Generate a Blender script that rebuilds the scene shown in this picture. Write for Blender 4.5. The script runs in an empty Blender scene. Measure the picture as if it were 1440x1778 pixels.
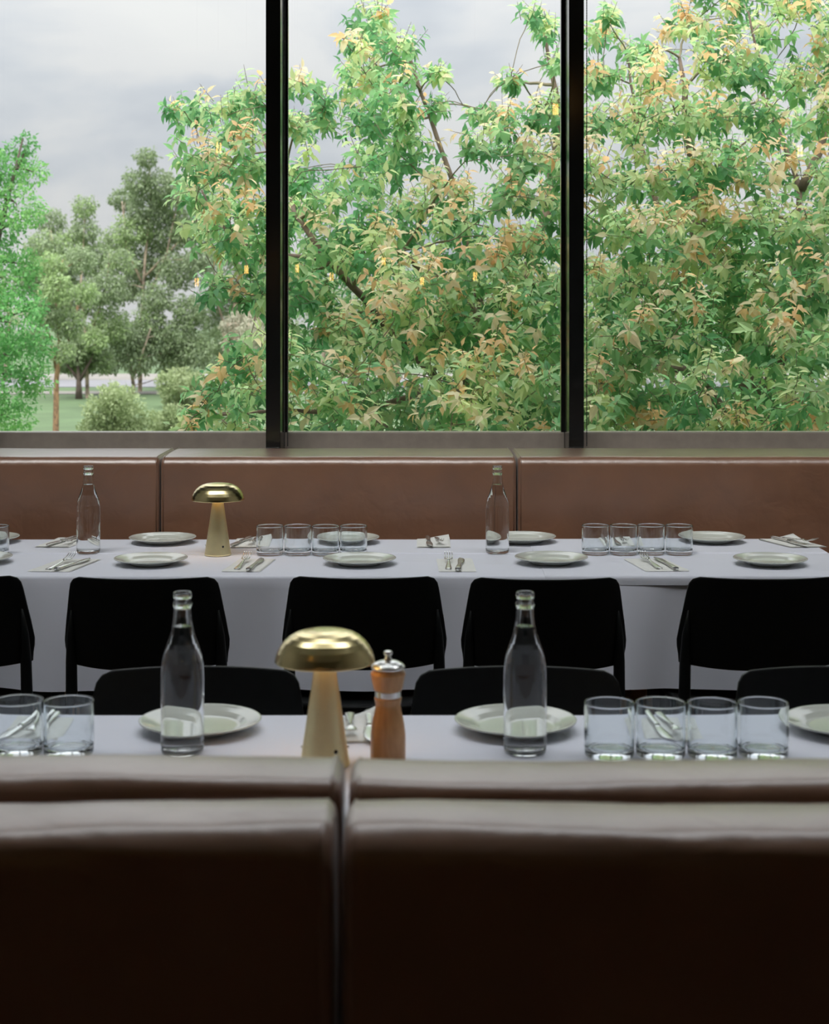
import bpy, bmesh, math, random
import numpy as np
from mathutils import Vector, Matrix, Euler

SC = bpy.context.scene
COL = SC.collection
PI = math.pi
random.seed(7)
rng = np.random.default_rng(11)

# ------------------------------------------------------------------ camera
F = 2800.0            # focal length in pixels of the 1440 x 1778 frame
CX, HY = 720.0, 548.0  # principal column, horizon row
CAMZ = 1.485
TZ = 0.75             # table tops
cam_d = bpy.data.cameras.new('camera')
cam = bpy.data.objects.new('camera', cam_d)
COL.objects.link(cam)
cam.location = (0, 0, CAMZ)
cam.rotation_euler = (PI / 2, 0, 0)
cam_d.sensor_fit = 'HORIZONTAL'
cam_d.sensor_width = 36
cam_d.lens = F / 1440 * 36
cam_d.shift_y = -(889 - HY) / 1440
cam_d.clip_start = 0.05
cam_d.clip_end = 1500
cam_d.dof.use_dof = True
cam_d.dof.focus_distance = 5.6
cam_d.dof.aperture_fstop = 9.0
SC.camera = cam

# ------------------------------------------------------------------ exposure
SC.view_settings.view_transform = 'Standard'
SC.view_settings.look = 'None'
SC.view_settings.gamma = 1
SC.view_settings.exposure = 0.55
SC.view_settings.use_curve_mapping = False
SC.cycles.max_bounces = 12
SC.cycles.transmission_bounces = 12
SC.cycles.transparent_max_bounces = 12
SC.cycles.diffuse_bounces = 5
SC.cycles.glossy_bounces = 5

# ------------------------------------------------------------------ node helpers
def N(nt, t, **kw):
    n = nt.nodes.new(t)
    for k, v in kw.items():
        setattr(n, k, v)
    return n

def ramp(nt, stops, interp='LINEAR'):
    n = N(nt, 'ShaderNodeValToRGB')
    n.color_ramp.interpolation = interp
    el = n.color_ramp.elements
    while len(el) < len(stops):
        el.new(0.5)
    for e, (p, c) in zip(el, stops):
        e.position = p
        e.color = (c[0], c[1], c[2], 1)
    return n

def math_n(nt, op, a=None, b=None):
    n = N(nt, 'ShaderNodeMath', operation=op)
    for i, v in enumerate((a, b)):
        if v is None:
            continue
        if isinstance(v, (int, float)):
            n.inputs[i].default_value = v
        else:
            nt.links.new(v, n.inputs[i])
    return n

# ------------------------------------------------------------------ sky (overcast, brighter overhead as overcast skies are)
SKY = 1.0
w = bpy.data.worlds.new('overcast_sky')
SC.world = w
w.use_nodes = True
nt = w.node_tree
nt.nodes.clear()
tc = N(nt, 'ShaderNodeTexCoord')
sep = N(nt, 'ShaderNodeSeparateXYZ')
nt.links.new(tc.outputs['Generated'], sep.inputs[0])
up = math_n(nt, 'MAXIMUM', sep.outputs['Z'], 0.0)
# cloud-deck coordinates: flatten towards the horizon
mp = N(nt, 'ShaderNodeMapping')
mp.inputs['Scale'].default_value = (4.6, 4.6, 11.0)
mp.inputs['Location'].default_value = (0.62, 0.3, 0.23)
nt.links.new(tc.outputs['Generated'], mp.inputs[0])
n1 = N(nt, 'ShaderNodeTexNoise')
n1.inputs['Scale'].default_value = 1.35
n1.inputs['Detail'].default_value = 5
n1.inputs['Roughness'].default_value = 0.5
n1.inputs['Distortion'].default_value = 0.25
nt.links.new(mp.outputs[0], n1.inputs['Vector'])
cr = ramp(nt, [(0.34, (0.64, 0.68, 0.75)), (0.45, (0.76, 0.79, 0.84)), (0.54, (0.88, 0.885, 0.90)), (0.70, (0.93, 0.93, 0.93))])
nt.links.new(n1.outputs['Fac'], cr.inputs[0])
upp = math_n(nt, 'POWER', up.outputs[0], 1.7)
lum = math_n(nt, 'MULTIPLY_ADD', upp.outputs[0], 3.1)
lum.inputs[2].default_value = 0.54
bg = N(nt, 'ShaderNodeBackground')
st = math_n(nt, 'MULTIPLY', lum.outputs[0], SKY)
nt.links.new(cr.outputs[0], bg.inputs['Color'])
nt.links.new(st.outputs[0], bg.inputs['Strength'])
ow = N(nt, 'ShaderNodeOutputWorld')
nt.links.new(bg.outputs[0], ow.inputs[0])

# added unseen soft sun above and behind the building, brightens the trees
sun_d = bpy.data.lights.new('added_soft_sun', 'SUN')
sun_d.energy = 2.3
sun_d.angle = math.radians(35)
sun_d.color = (1.0, 0.97, 0.93)
sun = bpy.data.objects.new('added_soft_sun', sun_d)
COL.objects.link(sun)
sun.rotation_euler = Euler((math.radians(39), 0, math.radians(-20)))

# ------------------------------------------------------------------ helpers
def P(px, py, D):
    """world point seen at photo pixel (px, py) at distance D in front of the camera"""
    return Vector(((px - CX) * D / F, D, CAMZ + (HY - py) * D / F))

def XT(px, D):
    return (px - CX) * D / F

def mesh_obj(name, verts, faces, mat=None, parent=None, smooth=True, mats=None, fmat=None):
    me = bpy.data.meshes.new(name)
    me.from_pydata([tuple(v) for v in verts], [], faces)
    me.update()
    if smooth:
        me.polygons.foreach_set('use_smooth', [True] * len(me.polygons))
    if mats:
        for m in mats:
            me.materials.append(m)
        if fmat is not None:
            me.polygons.foreach_set('material_index', fmat)
    elif mat:
        me.materials.append(mat)
    o = bpy.data.objects.new(name, me)
    COL.objects.link(o)
    if parent:
        o.parent = parent
    return o

def bm_obj(name, bm, mat, parent=None, smooth=False):
    bmesh.ops.recalc_face_normals(bm, faces=bm.faces)
    me = bpy.data.meshes.new(name)
    bm.to_mesh(me)
    bm.free()
    if smooth:
        me.polygons.foreach_set('use_smooth', [True] * len(me.polygons))
    me.materials.append(mat)
    o = bpy.data.objects.new(name, me)
    COL.objects.link(o)
    if parent:
        o.parent = parent
    return o

def box_bm(x0, x1, y0, y1, z0, z1, bev=0.0, seg=2, bm=None):
    own = bm is None
    bm = bm or bmesh.new()
    g = bmesh.ops.create_cube(bm, size=1)
    for v in g['verts']:
        v.co = Vector(((x0 + x1) / 2 + v.co.x * (x1 - x0), (y0 + y1) / 2 + v.co.y * (y1 - y0), (z0 + z1) / 2 + v.co.z * (z1 - z0)))
    if bev > 0:
        es = list({e for v in g['verts'] for e in v.link_edges})
        bmesh.ops.bevel(bm, geom=es, offset=bev, segments=seg, profile=0.5, affect='EDGES')
    return bm

def box(name, x0, x1, y0, y1, z0, z1, mat, parent=None, bev=0.0, seg=2):
    return bm_obj(name, box_bm(x0, x1, y0, y1, z0, z1, bev, seg), mat, parent, smooth=False)

def lathe(name, prof, mat, parent=None, seg=48, smooth=True, mats=None, pm=None):
    """prof: list of (r, z); r == 0 closes on the axis; long segments get support loops so that normals stay true"""
    q, qm = [], []
    for i in range(len(prof) - 1):
        (r0, z0), (r1, z1) = prof[i], prof[i + 1]
        L = math.hypot(r1 - r0, z1 - z0)
        q.append((r0, z0))
        m_ = pm[i] if pm else 0
        qm.append(m_)
        if L > 0.004:
            e = 0.0007 / L
            for f in (e, 1 - e):
                q.append((r0 + (r1 - r0) * f, z0 + (z1 - z0) * f))
                qm.append(m_)
    q.append(prof[-1])
    prof = q
    pm = qm if pm else None
    V, Fc, FM = [], [], []
    idx = []
    for r, z in prof:
        if r <= 1e-7:
            idx.append([len(V)])
            V.append((0, 0, z))
        else:
            idx.append(list(range(len(V), len(V) + seg)))
            V += [(r * math.cos(2 * PI * k / seg), r * math.sin(2 * PI * k / seg), z) for k in range(seg)]
    for i in range(len(prof) - 1):
        a, b = idx[i], idx[i + 1]
        m = pm[i] if pm else 0
        for k in range(seg):
            k2 = (k + 1) % seg
            if len(a) == 1 and len(b) == 1:
                continue
            if len(a) == 1:
                Fc.append((a[0], b[k2], b[k]))
            elif len(b) == 1:
                Fc.append((a[k], a[k2], b[0]))
            else:
                Fc.append((a[k], a[k2], b[k2], b[k]))
            FM.append(m)
    return mesh_obj(name, V, Fc, mat, parent, smooth, mats=mats, fmat=FM if mats else None)

def tube_geo(pts, rad, seg=8, cap=True):
    """tube along points; rad scalar or list"""
    pts = [Vector(p) for p in pts]
    n = len(pts)
    if not isinstance(rad, (list, tuple)):
        rad = [rad] * n
    V, Fc = [], []
    prev = None
    for i, p in enumerate(pts):
        t = (pts[min(i + 1, n - 1)] - pts[max(i - 1, 0)])
        t = t.normalized() if t.length > 1e-9 else Vector((0, 0, 1))
        if prev is None:
            a = Vector((0, 0, 1)) if abs(t.z) < 0.9 else Vector((1, 0, 0))
            u = t.cross(a).normalized()
        else:
            u = (prev - t * prev.dot(t)).normalized()
        prev = u
        v = t.cross(u)
        for k in range(seg):
            an = 2 * PI * k / seg
            V.append(p + (u * math.cos(an) + v * math.sin(an)) * rad[i])
    for i in range(n - 1):
        for k in range(seg):
            k2 = (k + 1) % seg
            Fc.append((i * seg + k, i * seg + k2, (i + 1) * seg + k2, (i + 1) * seg + k))
    if cap:
        Fc.append(tuple(reversed(range(seg))))
        Fc.append(tuple(range((n - 1) * seg, n * seg)))
    return V, Fc

def tube(name, pts, rad, mat, parent=None, seg=8):
    V, Fc = tube_geo(pts, rad, seg)
    return mesh_obj(name, V, Fc, mat, parent)

def tag(o, label=None, cat=None, group=None, kind=None):
    if label: o['label'] = label
    if cat: o['category'] = cat
    if group: o['group'] = group
    if kind: o['kind'] = kind
    return o

def empty(name, loc=(0, 0, 0), rz=0.0):
    o = bpy.data.objects.new(name, None)
    COL.objects.link(o)
    o.location = loc
    o.rotation_euler = (0, 0, rz)
    o.empty_display_size = 0.1
    return o

def copy_tree(o, parent=None):
    c = o.copy()
    COL.objects.link(c)
    c.parent = parent
    for ch in [x for x in o.children]:
        copy_tree(ch, c)
    return c

# ------------------------------------------------------------------ materials
def pbr(name, col, rough=0.5, metal=0.0, spec=0.5, noise=None, bump=None, sheen=0.0, coat=0.0, aniso=0.0):
    """noise=(scale, amount) varies colour; bump=(scale, strength, distance)"""
    m = bpy.data.materials.new(name)
    m.use_nodes = True
    nt = m.node_tree
    b = nt.nodes['Principled BSDF']
    b.inputs['Base Color'].default_value = (*col, 1)
    b.inputs['Roughness'].default_value = rough
    b.inputs['Metallic'].default_value = metal
    b.inputs['Specular IOR Level'].default_value = spec
    b.inputs['Sheen Weight'].default_value = sheen
    b.inputs['Coat Weight'].default_value = coat
    b.inputs['Anisotropic'].default_value = aniso
    tc = N(nt, 'ShaderNodeTexCoord')
    if noise:
        n = N(nt, 'ShaderNodeTexNoise')
        n.inputs['Scale'].default_value = noise[0]
        n.inputs['Detail'].default_value = 4
        nt.links.new(tc.outputs['Object'], n.inputs['Vector'])
        a = noise[1]
        r = ramp(nt, [(0.3, [max(0, c * (1 - a)) for c in col]), (0.7, [min(1, c * (1 + a)) for c in col])])
        nt.links.new(n.outputs['Fac'], r.inputs[0])
        nt.links.new(r.outputs[0], b.inputs['Base Color'])
    if bump:
        n = N(nt, 'ShaderNodeTexNoise')
        n.inputs['Scale'].default_value = bump[0]
        n.inputs['Detail'].default_value = 3
        nt.links.new(tc.outputs['Object'], n.inputs['Vector'])
        bp = N(nt, 'ShaderNodeBump')
        bp.inputs['Strength'].default_value = bump[1]
        bp.inputs['Distance'].default_value = bump[2]
        nt.links.new(n.outputs['Fac'], bp.inputs['Height'])
        nt.links.new(bp.outputs[0], b.inputs['Normal'])
    return m

def glass_mat(name, ior, col=(1, 1, 1), rough=0.0):
    m = bpy.data.materials.new(name)
    m.use_nodes = True
    nt = m.node_tree
    nt.nodes.clear()
    g = N(nt, 'ShaderNodeBsdfGlass')
    g.inputs['IOR'].default_value = ior
    g.inputs['Color'].default_value = (*col, 1)
    g.inputs['Roughness'].default_value = rough
    o = N(nt, 'ShaderNodeOutputMaterial')
    nt.links.new(g.outputs[0], o.inputs[0])
    return m

def pane_mat(name):
    m = bpy.data.materials.new(name)
    m.use_nodes = True
    nt = m.node_tree
    nt.nodes.clear()
    t = N(nt, 'ShaderNodeBsdfTransparent')
    t.inputs['Color'].default_value = (0.985, 0.995, 0.99, 1)
    g = N(nt, 'ShaderNodeBsdfGlossy')
    g.inputs['Roughness'].default_value = 0.0
    fr = N(nt, 'ShaderNodeFresnel')
    fr.inputs['IOR'].default_value = 1.5
    mx = N(nt, 'ShaderNodeMixShader')
    nt.links.new(fr.outputs[0], mx.inputs[0])
    nt.links.new(t.outputs[0], mx.inputs[1])
    nt.links.new(g.outputs[0], mx.inputs[2])
    o = N(nt, 'ShaderNodeOutputMaterial')
    nt.links.new(mx.outputs[0], o.inputs[0])
    return m

def emit_mat(name, col, s):
    m = bpy.data.materials.new(name)
    m.use_nodes = True
    nt = m.node_tree
    b = nt.nodes['Principled BSDF']
    b.inputs['Base Color'].default_value = (*col, 1)
    b.inputs['Emission Color'].default_value = (*col, 1)
    b.inputs['Emission Strength'].default_value = s
    return m

def leaf_mat(name, col, trans=0.45, var=0.25, rough=0.45, nscale=0.9):
    """diffuse + translucent leaf, colour wandering slowly through the crown"""
    m = bpy.data.materials.new(name)
    m.use_nodes = True
    nt = m.node_tree
    nt.nodes.clear()
    ge = N(nt, 'ShaderNodeNewGeometry')
    no = N(nt, 'ShaderNodeTexNoise')
    no.inputs['Scale'].default_value = nscale
    no.inputs['Detail'].default_value = 6
    no.inputs['Roughness'].default_value = 0.7
    nt.links.new(ge.outputs['Position'], no.inputs['Vector'])
    r = ramp(nt, [(0.3, [c * (1 - var) for c in col]), (0.7, [min(1, c * (1 + var)) for c in col])])
    nt.links.new(no.outputs['Fac'], r.inputs[0])
    b = N(nt, 'ShaderNodeBsdfPrincipled')
    b.inputs['Roughness'].default_value = rough
    b.inputs['Specular IOR Level'].default_value = 0.35
    t = N(nt, 'ShaderNodeBsdfTranslucent')
    nt.links.new(r.outputs[0], b.inputs['Base Color'])
    nt.links.new(r.outputs[0], t.inputs['Color'])
    mx = N(nt, 'ShaderNodeMixShader')
    mx.inputs[0].default_value = trans
    nt.links.new(b.outputs[0], mx.inputs[1])
    nt.links.new(t.outputs[0], mx.inputs[2])
    o = N(nt, 'ShaderNodeOutputMaterial')
    nt.links.new(mx.outputs[0], o.inputs[0])
    return m

def leather_mat(name, col, rough):
    m = pbr(name, col, rough, noise=(6, 0.12), spec=1.0, coat=1.0, sheen=0.22)
    m.node_tree.nodes['Principled BSDF'].inputs['Coat Roughness'].default_value = 0.32
    nt = m.node_tree
    b = nt.nodes['Principled BSDF']
    tc = N(nt, 'ShaderNodeTexCoord')
    n1 = N(nt, 'ShaderNodeTexNoise')
    n1.inputs['Scale'].default_value = 420
    n1.inputs['Detail'].default_value = 2
    n2 = N(nt, 'ShaderNodeTexNoise')
    n2.inputs['Scale'].default_value = 12
    n2.inputs['Detail'].default_value = 3
    n2.inputs['Distortion'].default_value = 0.6
    for n in (n1, n2):
        nt.links.new(tc.outputs['Object'], n.inputs['Vector'])
    b1 = N(nt, 'ShaderNodeBump')
    b1.inputs['Strength'].default_value = 0.35
    b1.inputs['Distance'].default_value = 0.0006
    b2 = N(nt, 'ShaderNodeBump')
    b2.inputs['Strength'].default_value = 0.55
    b2.inputs['Distance'].default_value = 0.010
    nt.links.new(n1.outputs['Fac'], b1.inputs['Height'])
    nt.links.new(n2.outputs['Fac'], b2.inputs['Height'])
    nt.links.new(b2.outputs[0], b1.inputs['Normal'])
    nt.links.new(b1.outputs[0], b.inputs['Normal'])
    return m

def wood_mat(name, c1, c2, scale=(30, 30, 4), rough=0.35):
    m = pbr(name, c1, rough)
    nt = m.node_tree
    b = nt.nodes['Principled BSDF']
    tc = N(nt, 'ShaderNodeTexCoord')
    mp = N(nt, 'ShaderNodeMapping')
    mp.inputs['Scale'].default_value = scale
    nt.links.new(tc.outputs['Object'], mp.inputs[0])
    n = N(nt, 'ShaderNodeTexNoise')
    n.inputs['Scale'].default_value = 3
    n.inputs['Detail'].default_value = 6
    n.inputs['Distortion'].default_value = 1.2
    nt.links.new(mp.outputs[0], n.inputs['Vector'])
    r = ramp(nt, [(0.35, c1), (0.65, c2)])
    nt.links.new(n.outputs['Fac'], r.inputs[0])
    nt.links.new(r.outputs[0], b.inputs['Base Color'])
    return m

def cloth_mat(name, col):
    m = pbr(name, col, 0.85, spec=0.25, sheen=0.15)
    nt = m.node_tree
    b = nt.nodes['Principled BSDF']
    tc = N(nt, 'ShaderNodeTexCoord')
    n = N(nt, 'ShaderNodeTexNoise')
    n.inputs['Scale'].default_value = 9
    n.inputs['Detail'].default_value = 4
    v = N(nt, 'ShaderNodeTexNoise')
    v.inputs['Scale'].default_value = 900
    for x in (n, v):
        nt.links.new(tc.outputs['Object'], x.inputs['Vector'])
    b1 = N(nt, 'ShaderNodeBump')
    b1.inputs['Strength'].default_value = 0.25
    b1.inputs['Distance'].default_value = 0.004
    b2 = N(nt, 'ShaderNodeBump')
    b2.inputs['Strength'].default_value = 0.2
    b2.inputs['Distance'].default_value = 0.0004
    nt.links.new(n.outputs['Fac'], b1.inputs['Height'])
    nt.links.new(v.outputs['Fac'], b2.inputs['Height'])
    nt.links.new(b1.outputs[0], b2.inputs['Normal'])
    nt.links.new(b2.outputs[0], b.inputs['Normal'])
    return m

M = {}
M['leather'] = leather_mat('brown_leather', (0.23, 0.105, 0.055), 0.37)
M['plinth'] = pbr('dark_plinth', (0.02, 0.018, 0.016), 0.6, noise=(20, 0.2))
M['cloth'] = cloth_mat('white_linen', (0.79, 0.80, 0.89))
M['napkin'] = pbr('napkin_paper', (0.83, 0.83, 0.80), 0.9, noise=(60, 0.04), bump=(300, 0.2, 0.0005))
M['black'] = pbr('black_plastic', (0.005, 0.006, 0.006), 0.45, spec=0.22, noise=(40, 0.2), bump=(900, 0.08, 0.0003))
M['brass'] = pbr('brushed_brass', (0.97, 0.85, 0.50), 0.40, metal=0.70, noise=(30, 0.05), bump=(240, 0.05, 0.0003), aniso=0.4)
M['polished_brass'] = pbr('polished_brass', (0.90, 0.75, 0.40), 0.22, metal=1.0, noise=(30, 0.05), bump=(180, 0.04, 0.0003), aniso=0.3)
M['steel'] = pbr('stainless_steel', (0.80, 0.80, 0.78), 0.27, metal=1.0, noise=(50, 0.04))
M['plate'] = pbr('glazed_plate', (0.62, 0.64, 0.58), 0.10, spec=0.7, noise=(14, 0.03))
M['glass'] = glass_mat('clear_glass', 1.47, (0.985, 0.995, 0.995))
M['tumbler'] = glass_mat('tumbler_glass', 1.47, (0.975, 0.99, 0.995))
M['water'] = glass_mat('water_surface', 1.33)
M['water_in_glass'] = glass_mat('water_against_glass', 1.33 / 1.47)
M['pane'] = pane_mat('window_glass')
M['frame'] = pbr('black_frame', (0.010, 0.011, 0.011), 0.14, spec=0.5, noise=(30, 0.15))
M['rail'] = pbr('sill_rail_paint', (0.36, 0.31, 0.27), 0.32, spec=0.6, noise=(20, 0.1))
M['chain'] = pbr('chain_beads', (0.05, 0.05, 0.05), 0.3, metal=0.3, noise=(100, 0.1))
M['wood'] = wood_mat('grinder_wood', (0.46, 0.235, 0.095), (0.58, 0.32, 0.145), (20, 20, 3), 0.30)
M['tablewood'] = wood_mat('table_wood', (0.20, 0.075, 0.025), (0.28, 0.12, 0.04), (12, 12, 2), 0.45)
M['ceiling'] = pbr('ceiling_paint', (0.78, 0.78, 0.77), 0.9, noise=(3, 0.05))
M['floor'] = wood_mat('floor_boards', (0.05, 0.032, 0.022), (0.09, 0.055, 0.036), (2, 12, 2), 0.4)
M['wall'] = pbr('dark_wall_paint', (0.025, 0.025, 0.024), 0.8, noise=(4, 0.15))
M['sidewall'] = pbr('plaster_wall', (0.62, 0.61, 0.59), 0.85, noise=(4, 0.08))

# ------------------------------------------------------------------ room shell
YG = 6.20      # glass plane
RX = 3.6       # half width of the room
YB = -6.5      # wall behind the camera
CZ = 4.60      # ceiling, out of view, set high so taller windows brighten the room
def struct(o):
    o['kind'] = 'structure'
    return o
struct(box('floor', -RX, RX, YB, YG + 0.15, -0.06, 0.0, M['floor']))
# ceiling with a long unseen rooflight, added to brighten the two tables
SX, SY0, SY1 = 2.9, 2.60, 4.10
cb = box_bm(-RX, RX, YB, SY0, CZ, CZ + 0.25)
box_bm(-RX, RX, SY1, YG + 0.15, CZ, CZ + 0.25, bm=cb)
box_bm(-RX, -SX, SY0, SY1, CZ, CZ + 0.25, bm=cb)
box_bm(SX, RX, SY0, SY1, CZ, CZ + 0.25, bm=cb)
struct(bm_obj('ceiling', cb, M['ceiling']))
sk = struct(empty('window_8', (0, (SY0 + SY1) / 2, CZ + 0.2)))
hy = (SY1 - SY0) / 2
box('pane', -SX, SX, -hy, hy, 0.0, 0.01, M['pane'], sk)
for k in range(5):
    xx = -SX + 2 * SX * k / 4
    box('glazing_bar', xx - 0.02, xx + 0.02, -hy, hy, -0.05, 0.0, M['frame'], sk)
struct(box('wall_left', -RX - 0.1, -RX, YB, YG + 0.15, 0, CZ, M['sidewall']))
struct(box('wall_right', RX, RX + 0.1, YB, YG + 0.15, 0, CZ, M['sidewall']))
struct(box('wall_back', -RX, RX, YB - 0.1, YB, 0, CZ, M['wall']))
struct(box('wall_front', -RX, RX, 5.995, YG + 0.12, 0, 0.945, M['sidewall']))
MULL = [-2.793, -1.659, -0.5253, 0.6015, 1.743, 2.877]
MW, MD = 0.0545, 0.235
for i, mx in enumerate(MULL):
    t = struct(empty('trim_%d' % (i + 1), (mx, 6.10, 0.945)))
    box('mullion', -MW / 2, MW / 2, -0.11, 0.13, 0, CZ - 0.945, M['frame'], t, 0.002, 1)
    # glazing stops on both sides of the glass
    for s in (-1, 1):
        box('glazing_stop', s * MW / 2 - (0.012 if s < 0 else 0), s * MW / 2 + (0.012 if s > 0 else 0), 0.08, 0.125, 0, CZ - 0.945, M['frame'], t, 0.001, 1)
xs = [-RX] + MULL + [RX]
for i in range(len(xs) - 1):
    a = xs[i] + (MW / 2 if i else 0)
    b = xs[i + 1] - (MW / 2 if i < len(xs) - 2 else 0)
    t = struct(empty('window_%d' % (i + 1), ((a + b) / 2, YG, 0.945)))
    h = (b - a) / 2
    box('bottom_rail', -h, h, -0.03, 0.05, 0.0, 0.093, M['rail'], t, 0.003, 2)
    box('top_rail', -h, h, -0.03, 0.05, CZ - 0.945 - 0.07, CZ - 0.945, M['frame'], t, 0.003, 1)
    box('pane', -h, h, 0.0, 0.010, 0.093, CZ - 0.945 - 0.07, M['pane'], t)

def bead_chain(x, y, z0, z1, label):
    V, Fc = [], []
    g = bmesh.new()
    bmesh.ops.create_icosphere(g, subdivisions=1, radius=0.0030)
    bv = [v.co.copy() for v in g.verts]
    bf = [[v.index for v in f.verts] for f in g.faces]
    g.free()
    root = empty('blind_chain', (x, y, z0))
    for s in (0, 1):
        V, Fc = [], []
        n = int((z1 - z0) / 0.0062)
        for k in range(n):
            c = Vector((s * 0.012, 0, k * 0.0062))
            o0 = len(V)
            V += [c + v for v in bv]
            Fc += [[o0 + i for i in f] for f in bf]
        mesh_obj('bead_strand', V, Fc, M['chain'], root)
        tube('cord', [(s * 0.012, 0, 0), (s * 0.012, 0, z1 - z0)], 0.0008, M['plinth'], root, 6)
    tag(root, label, 'chain', 'bead chains for the roller blinds')
bead_chain(XT(491, 6.0) + 0.005, 6.02, 1.0, 4.4, 'beaded blind chain hanging beside the left window mullion')
bead_chain(XT(1014.5, 6.0), 6.02, 1.0, 4.4, 'beaded blind chain hanging beside the right window mullion')

# ------------------------------------------------------------------ banquettes
def vnoise(x, seed):
    """smooth 1-D noise"""
    r = random.Random(seed)
    tot = 0
    for k in range(4):
        f = 3.1 * 1.9 ** k
        tot += math.sin(x * f * 2 + r.uniform(0, 6.28)) * 0.5 ** k
    return tot

def cushion_geo(x0, x1, y0, y1, z0, z1, r_front, r_back, r_end, wob, seed, nx=90):
    """upholstered slab, long in x; y0 front; rounded along the top and puffed at the ends"""
    prof = [(y0 + 0.004, z0), (y0, z0 + 0.02)]
    for k in range(1, 5):
        prof.append((y0, z0 + 0.02 + (z1 - r_front - z0 - 0.02) * k / 4))
    for k in range(1, 9):
        a = PI / 2 * k / 8
        prof.append((y0 + r_front - r_front * math.cos(a), z1 - r_front + r_front * math.sin(a)))
    for k in range(1, 4):
        prof.append((y0 + r_front + (y1 - r_back - y0 - r_front) * k / 4, z1 + 0.002))
    for k in range(0, 7):
        a = PI / 2 * k / 6
        prof.append((y1 - r_back + r_back * math.sin(a), z1 - r_back + r_back * math.cos(a)))
    for k in range(1, 4):
        prof.append((y1, z1 - r_back - (z1 - r_back - z0) * k / 3))
    cy, cz = (y0 + y1) / 2, (z0 + z1) / 2
    st = []
    for k in range(7):
        a = PI / 2 * k / 6
        st.append((x0 + r_end - r_end * math.cos(a), r_end - r_end * math.sin(a)))
    for k in range(1, nx):
        st.append((x0 + r_end + (x1 - x0 - 2 * r_end) * k / nx, 0))
    for k in range(7):
        a = PI / 2 * k / 6
        st.append((x1 - r_end + r_end * math.sin(a), r_end - r_end * math.cos(a)))
    V, Fc = [], []
    n = len(prof)
    for (x, sh) in st:
        for j, (y, z) in enumerate(prof):
            dy = 1 if y < cy else -1
            yy = y + dy * min(sh, abs(y - cy))
            zz = z - (sh if z > cz else 0)
            if z > z1 - 0.12 and wob:
                w_ = wob * (vnoise(x, seed) * 0.5 + vnoise(x * 1.7 + z * 20, seed + 3) * 0.5)
                zz += w_ * 0.8
                yy += w_ * 0.7 * dy
            V.append((x, yy, zz))
    for i in range(len(st) - 1):
        for j in range(n - 1):
            a = i * n + j
            Fc.append((a, a + n, a + n + 1, a + 1))
    Fc.append(tuple(range(n)))
    Fc.append(tuple(reversed(range((len(st) - 1) * n, len(st) * n))))
    return V, Fc

def banquette(x0, x1, yf, yb, zt, facing, wob, seed, label, r_front=0.035, r_back=0.03, gap=0.004, depth=0.50):
    """facing -1: seat on the camera side of the backrest, +1: beyond it"""
    xa, xb = x0 + gap / 2, x1 - gap / 2
    xc, yc = (x0 + x1) / 2, (yf + yb) / 2
    t = empty('banquette', (xc, yc, 0))
    V, Fc = cushion_geo(xa - xc, xb - xc, yf - yc, yb - yc, 0.42, zt, r_front, r_back, 0.013, wob, seed)
    bk = mesh_obj('backrest', V, Fc, M['leather'], t)
    # welt running round each end of the backrest
    for s in (-1, 1):
        x = (xa - xc + 0.010) if s < 0 else (xb - xc - 0.010)
        y0, y1 = yf - yc, yb - yc
        pts = [(x, y0 + 0.0015, 0.50), (x, y0 + 0.0015, zt - r_front)]
        for k in range(1, 7):
            a = PI / 2 * k / 6
            pts.append((x, y0 + r_front - r_front * math.cos(a), zt - r_front + r_front * math.sin(a)))
        for k in range(0, 7):
            a = PI / 2 * k / 6
            pts.append((x, y1 - r_back + r_back * math.sin(a), zt - r_back + r_back * math.cos(a)))
        pts.append((x, y1 - 0.0015, 0.50))
        tube('welt', pts, 0.0026, M['leather'], bk, 6)
    if facing < 0:
        s0, s1 = yf - depth - yc, yf - 0.005 - yc
    else:
        s0, s1 = yb + 0.005 - yc, yb + depth - yc
    V, Fc = cushion_geo(xa - xc, xb - xc, s0, s1, 0.31, 0.415, 0.03, 0.02, 0.013, wob, seed + 9, 40)
    mesh_obj('seat', V, Fc, M['leather'], t)
    box('plinth', xa - xc + 0.01, xb - xc - 0.01, min(s0, yf - yc) + 0.06, max(s1, yb - yc) - 0.06, 0.0, 0.31, M['plinth'], t, 0.004, 1)
    tag(t, label, 'banquette', 'brown leather banquettes')
    return t

ZB = CAMZ - 0.49
W = 1.2385
xa = XT(277, 5.58)
far_lab = ['brown leather banquette under the left window, left of the bottle-side seam',
           'brown leather banquette below the middle window behind the far brass lamp',
           'brown leather banquette below the right window, by the right end of far table']
banquette(xa - 2 * W, xa - W, 5.585, 5.985, ZB, -1, 0.0008, 1, 'brown leather banquette at the far left end of the window row', gap=0.008)
for i in range(3):
    banquette(xa + (i - 1) * W, xa + i * W, 5.585, 5.985, ZB, -1, 0.0008, 3 + i, far_lab[i], gap=0.005)
banquette(xa + 2 * W, xa + 3 * W, 5.585, 5.985, ZB, -1, 0.0008, 8, 'brown leather banquette at the far right end of the window row', gap=0.008)
xs_near = XT(594, 1.62)
for i, s in ((0, -1), (1, 1)):
    side = ('left', 'right')[i]
    xl, xr = (xs_near - W, xs_near) if i == 0 else (xs_near, xs_near + W)
    banquette(xl, xr, 1.685, 1.80, ZB + (0.003 if i == 0 else 0), 1, 0.0030, 20 + i,
              'dark leather banquette facing the near table, %s of the seam' % side, r_front=0.022, r_back=0.022, gap=0.007, depth=0.46)
    banquette(xl, xr, 1.525, 1.645, ZB + (0.001 if i == 0 else 0), -1, 0.0036, 30 + i,
              'dark leather banquette closest to the camera, %s of the seam' % side, r_front=0.034, r_back=0.022, gap=0.009)

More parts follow.
